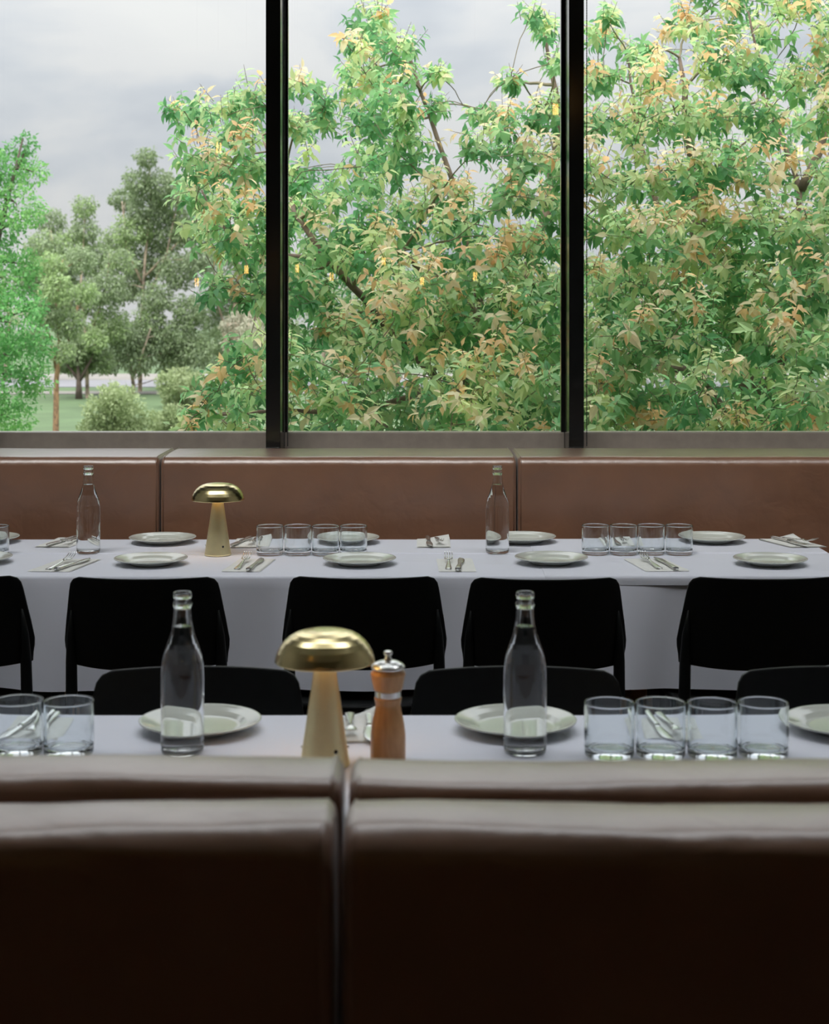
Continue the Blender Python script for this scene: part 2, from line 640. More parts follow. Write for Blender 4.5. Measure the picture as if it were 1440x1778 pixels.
# ------------------------------------------------------------------ tables and cloths
def table(name, x0, x1, y0, y1, legs, label):
    xc, yc = (x0 + x1) / 2, (y0 + y1) / 2
    t = empty(name, (xc, yc, 0))
    box('tabletop', x0 - xc, x1 - xc, y0 - yc, y1 - yc, TZ - 0.034, TZ - 0.004, M['tablewood'], t, 0.003, 2)
    box('apron', x0 - xc + 0.08, x1 - xc - 0.08, y0 - yc + 0.08, y1 - yc - 0.08, TZ - 0.10, TZ - 0.034, M['tablewood'], t)
    for lx in legs:
        for yy in (y0 - yc + 0.13, y1 - yc - 0.27):
            V, Fc = tube_geo([(lx - xc, yy, 0), (lx - xc, yy, TZ - 0.034)], [0.022, 0.03], 12)
            mesh_obj('leg', V, Fc, M['tablewood'], t)
    tag(t, label, 'table', 'wooden dining tables')
    return t

def cloth(name, x0, x1, y0, y1, zt, drop, label, cat, amp=0.02, seed=1, crease=None, step=0.0, th=0.0):
    """cloth over a rectangle; skirt hangs with soft folds"""
    xc, yc = (x0 + x1) / 2, (y0 + y1) / 2
    hx, hy = (x1 - x0) / 2, (y1 - y0) / 2
    r = 0.012
    ring = []   # (x, y, nx, ny, s)
    s = 0
    def line(ax, ay, bx, by, nx, ny):
        nonlocal s
        L = math.hypot(bx - ax, by - ay)
        n = max(2, int(L / 0.016))
        for k in range(n):
            f = k / n
            ring.append((ax + (bx - ax) * f, ay + (by - ay) * f, nx, ny, s + L * f))
        s += L
    def arc(cx_, cy_, a0):
        nonlocal s
        for k in range(5):
            a = a0 + PI / 2 * k / 5
            ring.append((cx_ + r * math.cos(a), cy_ + r * math.sin(a), math.cos(a), math.sin(a), s + r * PI / 2 * k / 5))
        s += r * PI / 2
    line(-hx + r, -hy, hx - r, -hy, 0, -1); arc(hx - r, -hy + r, -PI / 2)
    line(hx, -hy + r, hx, hy - r, 1, 0); arc(hx - r, hy - r, 0)
    line(hx - r, hy, -hx + r, hy, 0, 1); arc(-hx + r, hy - r, PI / 2)
    line(-hx, hy - r, -hx, -hy + r, -1, 0); arc(-hx + r, -hy + r, PI)
    n = len(ring)
    rows = [(-0.006, 0.0), (-0.0015, 0.0008), (0.0015, 0.003), (0.003, 0.008)]
    k = 12 if drop > 0.1 else 2
    rows += [(0.003, 0.008 + (drop - 0.008) * (j + 1) / k) for j in range(k)]
    rr = random.Random(seed)
    ph = [rr.uniform(0, 6.28) for _ in range(6)]
    def fold(s, f):
        a = math.sin(s * 15 + ph[0]) * 0.5 + math.sin(s * 9.3 + ph[1]) * 0.6 + math.sin(s * 27 + ph[2] + f) * 0.25
        return a
    V, Fc = [], []
    for off, d in rows:
        f = max(0, d - 0.01) / max(drop, 0.01)
        for (x, y, nx_, ny_, s_) in ring:
            o = off + amp * (f ** 0.8) * (fold(s_, f * 1.5) * 0.5 + 0.35)
            o = max(o, off - 0.002)
            zz = -d
            if drop > 0.1 and f > 0.95:
                zz += 0.006 * math.sin(s_ * 7 + ph[3])
            V.append((x + nx_ * o, y + ny_ * o, zz))
    for j in range(len(rows) - 1):
        for i in range(n):
            i2 = (i + 1) % n
            Fc.append((j * n + i, (j + 1) * n + i, (j + 1) * n + i2, j * n + i2))
    Fc.append(tuple(range(n)))
    if crease is not None:
        # pressed fold: a fine raised ridge along the cloth
        b = len(V)
        m = 60
        for i in range(m + 1):
            x = -hx + 0.01 + (2 * hx - 0.02) * i / m
            cy_ = crease - yc + 0.004 * math.sin(x * 3.1 + 1)
            for dy, dz in ((-0.0035, 0.0001), (-0.001, 0.0038), (0.001, 0.0038), (0.012, 0.0001)):
                V.append((x, cy_ + dy, dz))
        for i in range(m):
            for j in range(3):
                a = b + i * 4 + j
                Fc.append((a, a + 4, a + 5, a + 1))
    o = mesh_obj(name, V, Fc, M['cloth'])
    o.location = (xc, yc, zt)
    tag(o, label, cat, 'white table linen')
    return o

FY0, FY1 = 4.55, 5.30
NY0, NY1 = 2.24, 2.97
FX1 = XT(1396, 5.30)
table('dining_table', -2.35, FX1 - 0.006, FY0 + 0.006, FY1 - 0.006, [-2.1, -0.99, -0.43, 0.65, 1.205], 'long wooden dining table under a white cloth below the windows')
cloth('tablecloth', -2.36, FX1, FY0, FY1, TZ, 0.314, 'white tablecloth hanging over the far table by the windows', 'tablecloth', amp=0.048, seed=4, crease=2058 / 414.0 + 0.0)
cloth('overlay_cloth', XT(927, 4.97), FX1 + 0.003, FY0 - 0.004, FY1 + 0.003, TZ + 0.0016, 0.026, 'short white overlay cloth on the right part of far table', 'tablecloth', amp=0.0, seed=5, crease=2058 / 414.0)
table('dining_table', -1.9, 1.9, NY0 + 0.006, NY1 - 0.006, [-1.7, -0.85, -0.11, 0.52, 1.7], 'wooden dining table under a white cloth beside the near banquette')
cloth('tablecloth', -1.91, 1.91, NY0, NY1, TZ, 0.29, 'white tablecloth on the near table under lamp and grinder', 'tablecloth', amp=0.02, seed=9)

# ------------------------------------------------------------------ chairs
def make_chair():
    """stacking chair, sitter faces local -y, floor at z 0; returns root"""
    t = empty('dining_chair')
    # backrest shell: outline half-width by height
    ZZ = [0.530, 0.545, 0.565, 0.585, 0.605, 0.63, 0.66, 0.69, 0.72, 0.745, 0.765, 0.778, 0.785]
    HW = [0.218, 0.218, 0.220, 0.2235, 0.2245, 0.221, 0.217, 0.212, 0.2075, 0.2035, 0.199, 0.190, 0.172]
    nu = 24
    V, Fc = [], []
    def yoff(u, z):
        lean = 0.200 + (z - 0.53) * 0.20
        return lean + 0.072 * (1 - abs(u) ** 2.2)
    for side in (0, 1):
        for z, hw in zip(ZZ, HW):
            for k in range(nu + 1):
                u = -1 + 2 * k / nu
                x = u * hw
                zz = z
                if z < 0.535:      # lower edge arches up slightly towards the legs
                    zz = z + 0.010 * abs(u) ** 3
                V.append((x, yoff(x / 0.225, z) + (0.0045 if side else -0.0045), zz))
    n = nu + 1
    m = len(ZZ)
    for side in (0, 1):
        o = side * n * m
        for j in range(m - 1):
            for k in range(nu):
                a = o + j * n + k
                q = (a, a + 1, a + n + 1, a + n)
                Fc.append(q if side == 0 else tuple(reversed(q)))
    o = n * m
    loop = [k for k in range(n)] + [j * n + nu for j in range(1, m)] + [(m - 1) * n + k for k in range(nu - 1, -1, -1)] + [j * n for j in range(m - 2, 0, -1)]
    for i in range(len(loop)):
        a, b = loop[i], loop[(i + 1) % len(loop)]
        Fc.append((b, a, a + o, b + o))
    mesh_obj('backrest', V, Fc, M['black'], t)
    bevs = t.children[0].modifiers.new('soft_edges', 'BEVEL')
    bevs.width = 0.0025
    bevs.segments = 2
    bevs.limit_method = 'ANGLE'
    # seat pan
    V, Fc = [], []
    ny = 16
    for side in (0, 1):
        for j in range(ny + 1):
            v = -1 + 2 * j / ny
            for k in range(ny + 1):
                u = -1 + 2 * k / ny
                # superellipse square
                x = u * math.sqrt(1 - 0.28 * v * v) * 0.225
                y = v * math.sqrt(1 - 0.28 * u * u) * 0.22
                z = 0.419 - 0.016 * (1 - u * u) * (1 - v * v) + 0.004 * u * u - 0.012 * max(0, -v) ** 4
                V.append((x, y, z - (0.016 if side else 0)))
    n = ny + 1
    for side in (0, 1):
        o = side * n * n
        for j in range(ny):
            for k in range(ny):
                a = o + j * n + k
                q = (a, a + 1, a + n + 1, a + n)
                Fc.append(q if side == 0 else tuple(reversed(q)))
    o = n * n
    loop = [k for k in range(n)] + [j * n + ny for j in range(1, n)] + [(n - 1) * n + k for k in range(ny - 1, -1, -1)] + [j * n for j in range(n - 2, 0, -1)]
    for i in range(len(loop)):
        a, b = loop[i], loop[(i + 1) % len(loop)]
        Fc.append((b, a, a + o, b + o))
    mesh_obj('seat', V, Fc, M['black'], t)
    # legs: the rear pair runs up the back of the shell as a rib
    for s in (-1, 1):
        pts = [(s * 0.222, 0.285, 0.0), (s * 0.2135, 0.245, 0.25), (s * 0.2045, 0.222, 0.44), (s * 0.2035, 0.230, 0.55), (s * 0.203, 0.240, 0.62), (s * 0.1985, 0.254, 0.69)]
        tube('rear_leg', pts, [0.014, 0.0155, 0.0165, 0.0155, 0.011, 0.003], M['black'], t, 12)
        pts = [(s * 0.215, -0.205, 0.0), (s * 0.205, -0.185, 0.25), (s * 0.195, -0.165, 0.405)]
        tube('front_leg', pts, [0.013, 0.015, 0.018], M['black'], t, 12)
    return t

ch0 = make_chair()
used = [False]
def place_chair(px, ytop, rz, label, group):
    o = ch0 if not used[0] else copy_tree(ch0)
    used[0] = True
    o.location = (XT(px, ytop), 0, 0)
    # backrest of the chair stands about 0.27 behind its middle
    o.location.y = ytop + (0.27 if rz else -0.27)
    o.rotation_euler.z = rz
    tag(o, label, 'chair', group)
    return o
fl = ['black plastic chair cut off by the left edge at the far table',
      'black plastic chair at far table, behind the left near bottle',
      'black plastic chair at far table directly behind the near lamp and grinder',
      'black plastic chair at far table behind the right near bottle',
      'black plastic chair at the right end of the far table']
for px, l, dy in zip((-92, 250, 632, 947, 1326), fl, (0.02, 0, 0.01, -0.01, 0.0)):
    place_chair(px, 4.335 + dy, PI, l, 'black chairs along the far table')
nl = ['black plastic chair at near table behind the left bottle',
      'black plastic chair at near table right of the pepper grinder',
      'black plastic chair at near table behind the rightmost tumbler']
for px, l in zip((344, 898, 1457), nl):
    place_chair(px, 3.17, 0.0, l, 'black chairs along the near table')

# ------------------------------------------------------------------ glassware
def make_bottle():
    t = empty('water_bottle')
    H = 0.270
    # (distance below the top, outer radius)
    out = [(0.0, 0.0138), (0.0015, 0.0152), (0.006, 0.0156), (0.009, 0.0152), (0.0105, 0.0142), (0.017, 0.0142), (0.0185, 0.0158), (0.0225, 0.0160), (0.0245, 0.0150),
           (0.028, 0.0143), (0.040, 0.0152), (0.050, 0.0163), (0.059, 0.0176), (0.070, 0.0202), (0.080, 0.0236), (0.090, 0.0274), (0.098, 0.0303), (0.107, 0.0328),
           (0.116, 0.0345), (0.128, 0.0356), (0.145, 0.0361), (0.18, 0.0362), (0.22, 0.0362), (0.255, 0.0362), (0.263, 0.0358), (0.2675, 0.0345), (0.2695, 0.032)]
    outer = [(r, H - d) for d, r in out]
    wl = 0.057           # water line below the top
    wall = 0.0026
    def rad_out(d):
        for (d0, r0), (d1, r1) in zip(out, out[1:]):
            if d0 <= d <= d1:
                return r0 + (r1 - r0) * (d - d0) / (d1 - d0)
        return out[-1][1]
    inner_up = [(max(0.0105, rad_out(d) - wall) if d > 0.026 else 0.0112, H - d) for d in (wl, 0.05, 0.04, 0.03, 0.02, 0.01, 0.004)]
    inner_up.append((0.0122, H - 0.0006))
    prof = [(0.0, 0.0035), (0.020, 0.0030), (0.028, 0.0008), (0.031, 0.0)] + list(reversed(outer)) + list(reversed(inner_up))
    lathe('bottle_glass', prof, M['glass'], t, 56)
    # water: sides and bottom meet the glass, top is open to the air in the neck
    ds = [wl, 0.064, 0.070, 0.080, 0.090, 0.098, 0.107, 0.116, 0.128, 0.145, 0.20, 0.250, 0.258]
    wp = [(0.0, 0.0105), (0.020, 0.0095), (0.029, 0.0090)] + [(rad_out(d) - wall, H - d) for d in reversed(ds)]
    wp += [(0.0, H - wl)]
    pm = [0] * (len(wp) - 2) + [1]
    lathe('water', wp, None, t, 56, mats=[M['water_in_glass'], M['water']], pm=pm)
    return t

bt0 = make_bottle()
bl = [((317, 2.712), 'tall clear water bottle in front of the left near plate'),
      ((912, 2.712), 'tall clear water bottle in front of the right near plate'),
      ((153.5, 4.985), 'small-looking clear water bottle at left on the far table'),
      ((864, 4.985), 'small-looking clear water bottle right of centre on the far table')]
for i, ((px, D), l) in enumerate(bl):
    o = bt0 if i == 0 else copy_tree(bt0)
    o.location = (XT(px, D), D, TZ + 0.0005)
    o.rotation_euler.z = i * 0.7
    tag(o, l, 'bottle', 'glass water bottles')

def make_tumbler():
    R, H = 0.042, 0.090
    prof = [(0.0, 0.0015), (0.030, 0.0012), (0.034, 0.0), (0.0375, 0.0), (0.0402, 0.0016), (0.0412, 0.005), (0.0416, 0.012), (R, 0.05), (R, H - 0.002), (R - 0.0005, H - 0.0006), (R - 0.0013, H),
            (R - 0.0021, H - 0.0006), (R - 0.0026, H - 0.002), (R - 0.0028, 0.05), (R - 0.0034, 0.020), (R - 0.0055, 0.0150), (R - 0.010, 0.0132), (0.018, 0.0122), (0.0, 0.0118)]
    return lathe('tumbler', prof, M['tumbler'], None, 56)

tb0 = make_tumbler()
TB = []
ordn = ['leftmost', 'second from left', 'third from left', 'rightmost']
for k, px in enumerate((468.8, 517.2, 565.6, 614.0)):
    TB.append((px, 4.952, '%s clear tumbler in the four right of the far brass lamp' % ordn[k], 'tumblers at left on the far table'))
for k, px in enumerate((1034.3, 1082.7, 1131.1, 1179.5)):
    TB.append((px, 4.952, '%s clear tumbler in the right-hand four on the far table' % ordn[k], 'tumblers at right on the far table'))
TB.append((-8, 4.952, 'clear tumbler cut off by the left edge on far table', 'tumblers at left on the far table'))
for k, px in enumerate((31, 120)):
    TB.append((px, 2.705, ('clear near tumbler cut off at the left edge', 'clear near tumbler left of the left near bottle')[k], 'tumblers at left on the near table'))
for k, px in enumerate((1058.5, 1147.5, 1236.5, 1326)):
    TB.append((px, 2.69, '%s clear tumbler in the near row of four, right of the bottle' % ordn[k], 'tumblers at right on the near table'))
for i, (px, D, l, g) in enumerate(TB):
    o = tb0 if i == 0 else copy_tree(tb0)
    o.location = (XT(px, D), D + 0.003 * math.sin(i * 2.3), TZ + 0.0005 + (0.0017 if px > 927 and D > 4 else 0))
    o.rotation_euler.z = i * 1.1
    tag(o, l, 'tumbler', g)

# ------------------------------------------------------------------ plates
def make_plate():
    R = 0.108
    prof = [(0.0, 0.0045), (0.045, 0.0042), (0.050, 0.0015), (0.056, 0.0), (0.060, 0.0012), (0.072, 0.0065), (0.090, 0.0125), (0.1045, 0.0168), (R, 0.0186), (R + 0.0002, 0.0200), (R - 0.0012, 0.0210),
            (R - 0.004, 0.0206), (0.096, 0.0180), (0.082, 0.0140), (0.075, 0.0108), (0.070, 0.0082), (0.064, 0.0074), (0.040, 0.0070), (0.0, 0.0068)]
    return lathe('plate', prof, M['plate'], None, 64)
pl0 = make_plate()
PL = [(262, 4.765, 'round plate in the front row of far table, left of centre below the brass lamp'),
      (624.5, 4.765, 'round plate in the front row before the left tumbler row'),
      (957.5, 4.775, 'round plate in the front row right of the far right bottle'),
      (1338, 4.748, 'round plate in the front row at the right end of far table'),
      (-43, 4.79, 'round plate in the front row cut off by the left edge'),
      (282.5, 5.215, 'round plate on the window side, left of the far lamp'),
      (601, 5.215, 'round plate on the window side seen through the left tumbler row'),
      (908, 5.225, 'round plate on the window side behind the far right bottle'),
      (1236, 5.225, 'round plate on the window side, right of the right tumbler row'),
      (-25, 5.225, 'round plate on the window side at the left edge'),
      (348, 2.86, 'large-looking plate behind the left near bottle'),
      (895.5, 2.86, 'large-looking plate behind the right near bottle'),
      (1470, 2.855, 'large-looking plate cut off by the right edge on the near table')]
for i, (px, D, l) in enumerate(PL):
    o = pl0 if i == 0 else copy_tree(pl0)
    o.location = (XT(px, D), D, TZ + 0.0005 + (0.0017 if px > 927 - 60 and D > 4 else 0))
    tag(o, l, 'plate', 'round glazed plates')

# ------------------------------------------------------------------ mushroom lamps
def make_lamp():
    t = empty('mushroom_lamp')
    H = 0.222
    # stem: narrow cone with a small foot
    prof = [(0.0, 0.001), (0.0395, 0.001), (0.0405, 0.002), (0.0405, 0.006), (0.0398, 0.008), (0.0165, 0.168), (0.0158, 0.176), (0.0, 0.177)]
    st_ = lathe('stem', prof, M['brass'], t, 64)
    # shade: flattened dome, thin shell
    R = 0.082
    outp = [(0.0, H), (0.020, H - 0.0004), (0.036, H - 0.0025), (0.048, H - 0.006), (0.058, H - 0.0115), (0.066, H - 0.0185), (0.073, H - 0.0275), (0.078, H - 0.037), (0.081, H - 0.046), (R, H - 0.0515), (R - 0.001, H - 0.0525)]
    inp = [(r - 0.0018, z - 0.0012) for r, z in reversed(outp[1:-1])] + [(0.0, H - 0.003)]
    sh = lathe('shade', [(r, z) for r, z in outp] + inp, M['polished_brass'], t, 72)
    # light disc under the shade
    lathe('diffuser', [(0.0, H - 0.0415), (0.030, H - 0.0415), (0.032, H - 0.040), (0.032, H - 0.036), (0.0, H - 0.036)], M['lampglow'], t, 32)
    # touch button on the side of the stem
    for s in (-1, 1):
        b = lathe('stud', [(0.0, 0.003), (0.002, 0.0026), (0.0026, 0.0012), (0.0026, -0.002)], M['steel'], t, 14)
        b.rotation_euler = (0, s * PI / 2, 0)
        b.location = (s * 0.0365, 0, 0.030)
    b = lathe('button', [(0.0, 0.0014), (0.0028, 0.0010), (0.0034, 0.0), (0.0034, -0.002)], M['plinth'], t, 14)
    b.rotation_euler = (PI / 2, 0, 0)
    b.rotation_euler = Euler((PI / 2 - 0.14, 0, 0.55))
    b.location = (0.0196, -0.0313, 0.030)
    return t
M['lampglow'] = emit_mat('warm_lamp_glow', (1.0, 0.60, 0.22), 3.0)
lp0 = make_lamp()
for i, (px, D, l) in enumerate(((564.5, 2.635, 'large-looking brass mushroom lamp on the near table beside the grinder'), (378.5, 4.945, 'small-looking brass mushroom lamp on the far table by the windows'))):
    o = lp0 if i == 0 else copy_tree(lp0)
    o.location = (XT(px, D), D, TZ + 0.0005)
    tag(o, l, 'lamp', 'brass mushroom lamps')

# ------------------------------------------------------------------ pepper grinder
g = empty('pepper_grinder', (XT(674, 2.665), 2.665, TZ + 0.0005))
tag(g, 'wooden pepper grinder with steel ring and knob beside the near lamp', 'grinder')
lathe('body', [(0.0, 0.0), (0.0275, 0.0), (0.029, 0.002), (0.0292, 0.030), (0.0288, 0.045), (0.0270, 0.060), (0.0238, 0.075), (0.0212, 0.086), (0.0206, 0.092), (0.0218, 0.098), (0.0228, 0.103), (0.0222, 0.1045), (0.0, 0.1045)], M['wood'], g, 48)
lathe('ring', [(0.0, 0.1045), (0.0215, 0.1045), (0.0219, 0.106), (0.0219, 0.1145), (0.0215, 0.116), (0.0, 0.116)], M['steel'], g, 48)
lathe('head', [(0.0, 0.116), (0.0228, 0.116), (0.0238, 0.118), (0.0248, 0.122), (0.0266, 0.131), (0.0282, 0.139), (0.0290, 0.1420), (0.0288, 0.1440), (0.0270, 0.1468), (0.0240, 0.1490), (0.0232, 0.1500), (0.0, 0.1500)], M['wood'], g, 48)
lathe('cap', [(0.0, 0.1500), (0.0232, 0.1500), (0.0262, 0.1506), (0.0282, 0.1520), (0.0285, 0.1540), (0.0276, 0.1562), (0.0240, 0.1598), (0.0165, 0.1634), (0.0080, 0.1652), (0.0, 0.1656)], M['steel'], g, 48)
lathe('knob', [(0.0, 0.1650), (0.0062, 0.1652), (0.0068, 0.1668), (0.0060, 0.1690), (0.0048, 0.1702), (0.0052, 0.1718), (0.0074, 0.1752), (0.0078, 0.1775), (0.0066, 0.1800), (0.0035, 0.1812), (0.0, 0.1814)], M['steel'], g, 32)

# ------------------------------------------------------------------ napkins and cutlery
def make_napkin(wd, ln, lift, skew, seed, flip):
    """folded paper napkin lying flat, one far corner lifting"""
    r = random.Random(seed)
    n = 14
    V, Fc = [], []
    for layer in (0, 1, 2):
        for j in range(n + 1):
            v = j / n
            for k in range(n + 1):
                u = k / n
                x = (u - 0.5) * wd * (1 - 0.03 * layer) + skew * (v - 0.5)
                y = (v - 0.5) * ln * (1 - 0.02 * layer)
                z = 0.0006 + layer * 0.0011
                cu, cv = (1 - u, 1 - v) if flip else (u, v)
                z += lift * max(0, (cu * 0.55 + cv * 0.75) - 0.86) ** 1.4 * (0.5 + 0.5 * layer)
                z += 0.0012 * layer * max(0, 0.22 - v) / 0.22 * (0.5 + 0.5 * math.sin(u * 5 + seed))
                V.append((x, y, z))
    m = (n + 1) ** 2
    for layer in (0, 1, 2):
        for j in range(n):
            for k in range(n):
                a = layer * m + j * (n + 1) + k
                Fc.append((a, a + 1, a + n + 2, a + n + 1))
    # folded edge joins the layers along the front and the left
    for layer in (0, 1):
        for k in range(n):
            a = layer * m + k
            Fc.append((a, a + 1, a + m + 1, a + m))
            b = layer * m + k * (n + 1)
            Fc.append((b, b + m, b + m + n + 1, b + n + 1))
    return mesh_obj('napkin', V, Fc, M['napkin'])

def strip(sections):
    """sections: (y, z, halfwidth, halfthick) -> closed bar with an oval section"""
    V, Fc = [], []
    k = 8
    for (x, y, z, hw, ht) in sections:
        for i in range(k):
            a = 2 * PI * i / k + PI / 8
            V.append((x + hw * math.cos(a), y, z + ht * math.sin(a)))
    for j in range(len(sections) - 1):
        for i in range(k):
            i2 = (i + 1) % k
            Fc.append((j * k + i, j * k + i2, (j + 1) * k + i2, (j + 1) * k + i))
    Fc.append(tuple(range(k)))
    Fc.append(tuple(reversed(range((len(sections) - 1) * k, len(sections) * k))))
    return V, Fc

def make_fork():
    t = empty('fork')
    sec = [(0, -0.100, 0.0045, 0.0075, 0.0022), (0, -0.098, 0.0050, 0.0098, 0.0030), (0, -0.090, 0.0052, 0.0100, 0.0030), (0, -0.060, 0.0062, 0.0082, 0.0028), (0, -0.020, 0.0078, 0.0052, 0.0024), (0, 0.010, 0.0098, 0.0036, 0.0022), (0, 0.028, 0.0118, 0.0036, 0.0020)]
    V, Fc = strip(sec)
    mesh_obj('handle', V, Fc, M['steel'], t)
    sec = [(0, 0.026, 0.0116, 0.0040, 0.0016), (0, 0.034, 0.0110, 0.0085, 0.0014), (0, 0.042, 0.0098, 0.0122, 0.0013), (0, 0.050, 0.0096, 0.0128, 0.0012), (0, 0.054, 0.0102, 0.0126, 0.0011)]
    V, Fc = strip(sec)
    for i in range(4):
        x = (i - 1.5) * 0.0072
        s2 = [(x, 0.052, 0.0100, 0.0019, 0.0011), (x, 0.066, 0.0126, 0.0017, 0.0011), (x * 0.98, 0.082, 0.0172, 0.0015, 0.0010), (x * 0.96, 0.098, 0.0232, 0.0007, 0.0006)]
        v2, f2 = strip(s2)
        b = len(V)
        V = V + v2
        Fc = Fc + [tuple(b + q for q in f) for f in f2]
    mesh_obj('tines', V, Fc, M['steel'], t)
    return t

def make_knife():
    t = empty('knife')
    sec = [(0, -0.105, 0.0048, 0.0065, 0.0030), (0, -0.103, 0.0055, 0.0092, 0.0045), (0, -0.095, 0.0056, 0.0096, 0.0048), (0, -0.060, 0.0058, 0.0078, 0.0048), (0, -0.020, 0.0060, 0.0056, 0.0042), (0, -0.004, 0.0060, 0.0064, 0.0044), (0, 0.002, 0.0060, 0.0060, 0.0036)]
    V, Fc = strip(sec)
    mesh_obj('handle', V, Fc, M['steel'], t)
    sec = [(0.000, 0.001, 0.0056, 0.0055, 0.0016), (0.001, 0.012, 0.0056, 0.0080, 0.0014), (0.001, 0.045, 0.0058, 0.0104, 0.0013), (0.000, 0.075, 0.0060, 0.0108, 0.0012), (-0.002, 0.095, 0.0060, 0.0080, 0.0010), (-0.005, 0.108, 0.0058, 0.0030, 0.0008), (-0.007, 0.112, 0.0058, 0.0006, 0.0005)]
    V, Fc = strip(sec)
    mesh_obj('blade', V, Fc, M['steel'], t)
    return t

fk0, kn0 = make_fork(), make_knife()
first = {'f': True, 'k': True}
def put(kind, x, y, z, rz, tilt, label, group):
    src = fk0 if kind == 'f' else kn0
    if first[kind]:
        o = src
        first[kind] = False
    else:
        o = copy_tree(src)
    o.location = (x, y, z)
    o.rotation_euler = Euler((tilt, 0, rz))
    tag(o, label, 'fork' if kind == 'f' else 'knife', group)

# (napkin px, D, width, length, rz, lift, skew, fork dx dy rz, knife dx dy rz, where)
SET = [
    (113, 4.738, 0.125, 0.235, -0.06, 0.000, 0.030, (-0.009, -0.012, -0.16), (0.029, -0.018, -0.28), 'on the leftmost front napkin of the far table'),
    (433, 4.738, 0.112, 0.235, -0.03, 0.000, 0.018, (-0.019, -0.006, -0.06), (0.021, -0.018, -0.10), 'on the front napkin just right of the far brass lamp'),
    (792, 4.738, 0.108, 0.235, 0.00, 0.004, -0.004, (-0.022, -0.006, -0.02), (0.011, -0.018, -0.08), 'on the front napkin left of the far right bottle'),
    (1139, 4.735, 0.125, 0.235, 0.05, 0.000, -0.022, (-0.016, -0.002, 0.13), (0.028, -0.014, 0.125), 'on the front napkin before the right tumbler row'),
    (110, 5.205, 0.112, 0.200, PI - 0.05, 0.002, 0.020, (0.032, 0.000, -0.12), (-0.005, -0.004, -0.26), 'on the window-side napkin behind the far left bottle'),
    (438, 5.195, 0.120, 0.200, PI + 0.02, 0.030, 0.000, (0.004, 0.006, -0.05), (-0.036, -0.006, -0.22), 'on the window-side napkin right of the far brass lamp'),
    (753, 5.195, 0.108, 0.190, PI, 0.030, 0.000, (0.016, 0.012, 0.06), (-0.015, -0.004, 0.03), 'on the window-side napkin midway between left tumblers and right bottle'),
    (1078, 5.195, 0.112, 0.190, PI + 0.02, 0.004, 0.000, (0.008, 0.008, 0.0), (-0.030, 0.000, 0.10), 'on the window-side napkin seen through the right tumbler row'),
    (1376, 5.185, 0.120, 0.190, PI + 0.12, 0.030, -0.040, (0.022, 0.012, 0.37), (-0.012, -0.004, 0.29), 'on the window-side napkin at the right end of far table'),
    (62, 2.850, 0.110, 0.17, PI - 0.10, 0.000, -0.020, (0.006, 0.006, -0.03), (-0.026, 0.0, -0.22), 'on the near-table napkin seen through the two left tumblers'),
    (628, 2.855, 0.085, 0.17, PI + 0.05, 0.060, 0.000, (-0.020, 0.000, 0.05), (0.014, 0.000, 0.03), 'on the near-table napkin between brass lamp and grinder'),
    (1157, 2.850, 0.105, 0.16, PI + 0.08, 0.000, 0.010, (0.013, 0.006, 0.125), (-0.016, 0.0, 0.115), 'on the near-table napkin seen through the four right tumblers'),
]
for i, (px, D, wd, ln, rz, lift, skew, fk, kn, where) in enumerate(SET):
    o = make_napkin(wd, ln, lift, skew, i, abs(rz) > 2)
    zt = TZ + 0.0007 + (0.0017 if px > 927 and D > 4 else 0)
    x0 = XT(px, D)
    o.location = (x0, D, zt)
    o.rotation_euler.z = rz
    far = abs(rz) > 2
    tag(o, where[7:].replace('napkin', 'white folded napkin', 1), 'napkin', 'folded napkins')
    put('f', x0 + fk[0], D + fk[1], zt + 0.0030, (PI if far else 0) + fk[2], 0.02, 'steel fork ' + where, 'forks on napkins')
    put('k', x0 + kn[0], D + kn[1], zt + 0.0032, (PI if far else 0) + kn[2], 0.0, 'steel table knife ' + where, 'knives on napkins')

# ------------------------------------------------------------------ pendant lamps of the room (seen as reflections in the glass)
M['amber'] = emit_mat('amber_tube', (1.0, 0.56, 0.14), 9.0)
def make_pendant():
    t = empty('pendant_lamp')
    for k in range(3):
        a = 2 * PI * k / 3 + 0.5
        x, y = 0.016 * math.cos(a), 0.016 * math.sin(a)
        lathe_o = lathe('glow_tube', [(0.0, -0.040), (0.005, -0.038), (0.006, -0.034), (0.006, 0.034), (0.005, 0.038), (0.0, 0.040)], M['amber'], t, 12)
        lathe_o.location = (x, y, 0)
    lathe('cap', [(0.0, 0.075), (0.012, 0.074), (0.024, 0.062), (0.026, 0.042), (0.024, 0.040), (0.0, 0.040)], M['brass'], t, 24)
    lathe('foot', [(0.0, -0.040), (0.024, -0.040), (0.025, -0.044), (0.018, -0.050), (0.0, -0.052)], M['brass'], t, 24)
    return t
pd0 = make_pendant()
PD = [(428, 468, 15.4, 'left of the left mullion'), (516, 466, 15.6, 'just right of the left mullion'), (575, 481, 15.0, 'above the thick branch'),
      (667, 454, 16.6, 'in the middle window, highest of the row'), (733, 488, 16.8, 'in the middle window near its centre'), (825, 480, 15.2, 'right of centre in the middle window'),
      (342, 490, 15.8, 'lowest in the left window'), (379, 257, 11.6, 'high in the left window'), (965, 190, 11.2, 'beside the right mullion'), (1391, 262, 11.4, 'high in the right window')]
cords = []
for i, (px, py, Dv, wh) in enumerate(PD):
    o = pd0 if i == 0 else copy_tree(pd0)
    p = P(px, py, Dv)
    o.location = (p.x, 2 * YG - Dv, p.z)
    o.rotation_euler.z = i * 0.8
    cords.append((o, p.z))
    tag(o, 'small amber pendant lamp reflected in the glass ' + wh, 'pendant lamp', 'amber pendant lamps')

for o, z in cords:
    tube('cord', [(0, 0, 0.074), (0, 0, CZ - z)], 0.002, M['plinth'], o, 6)

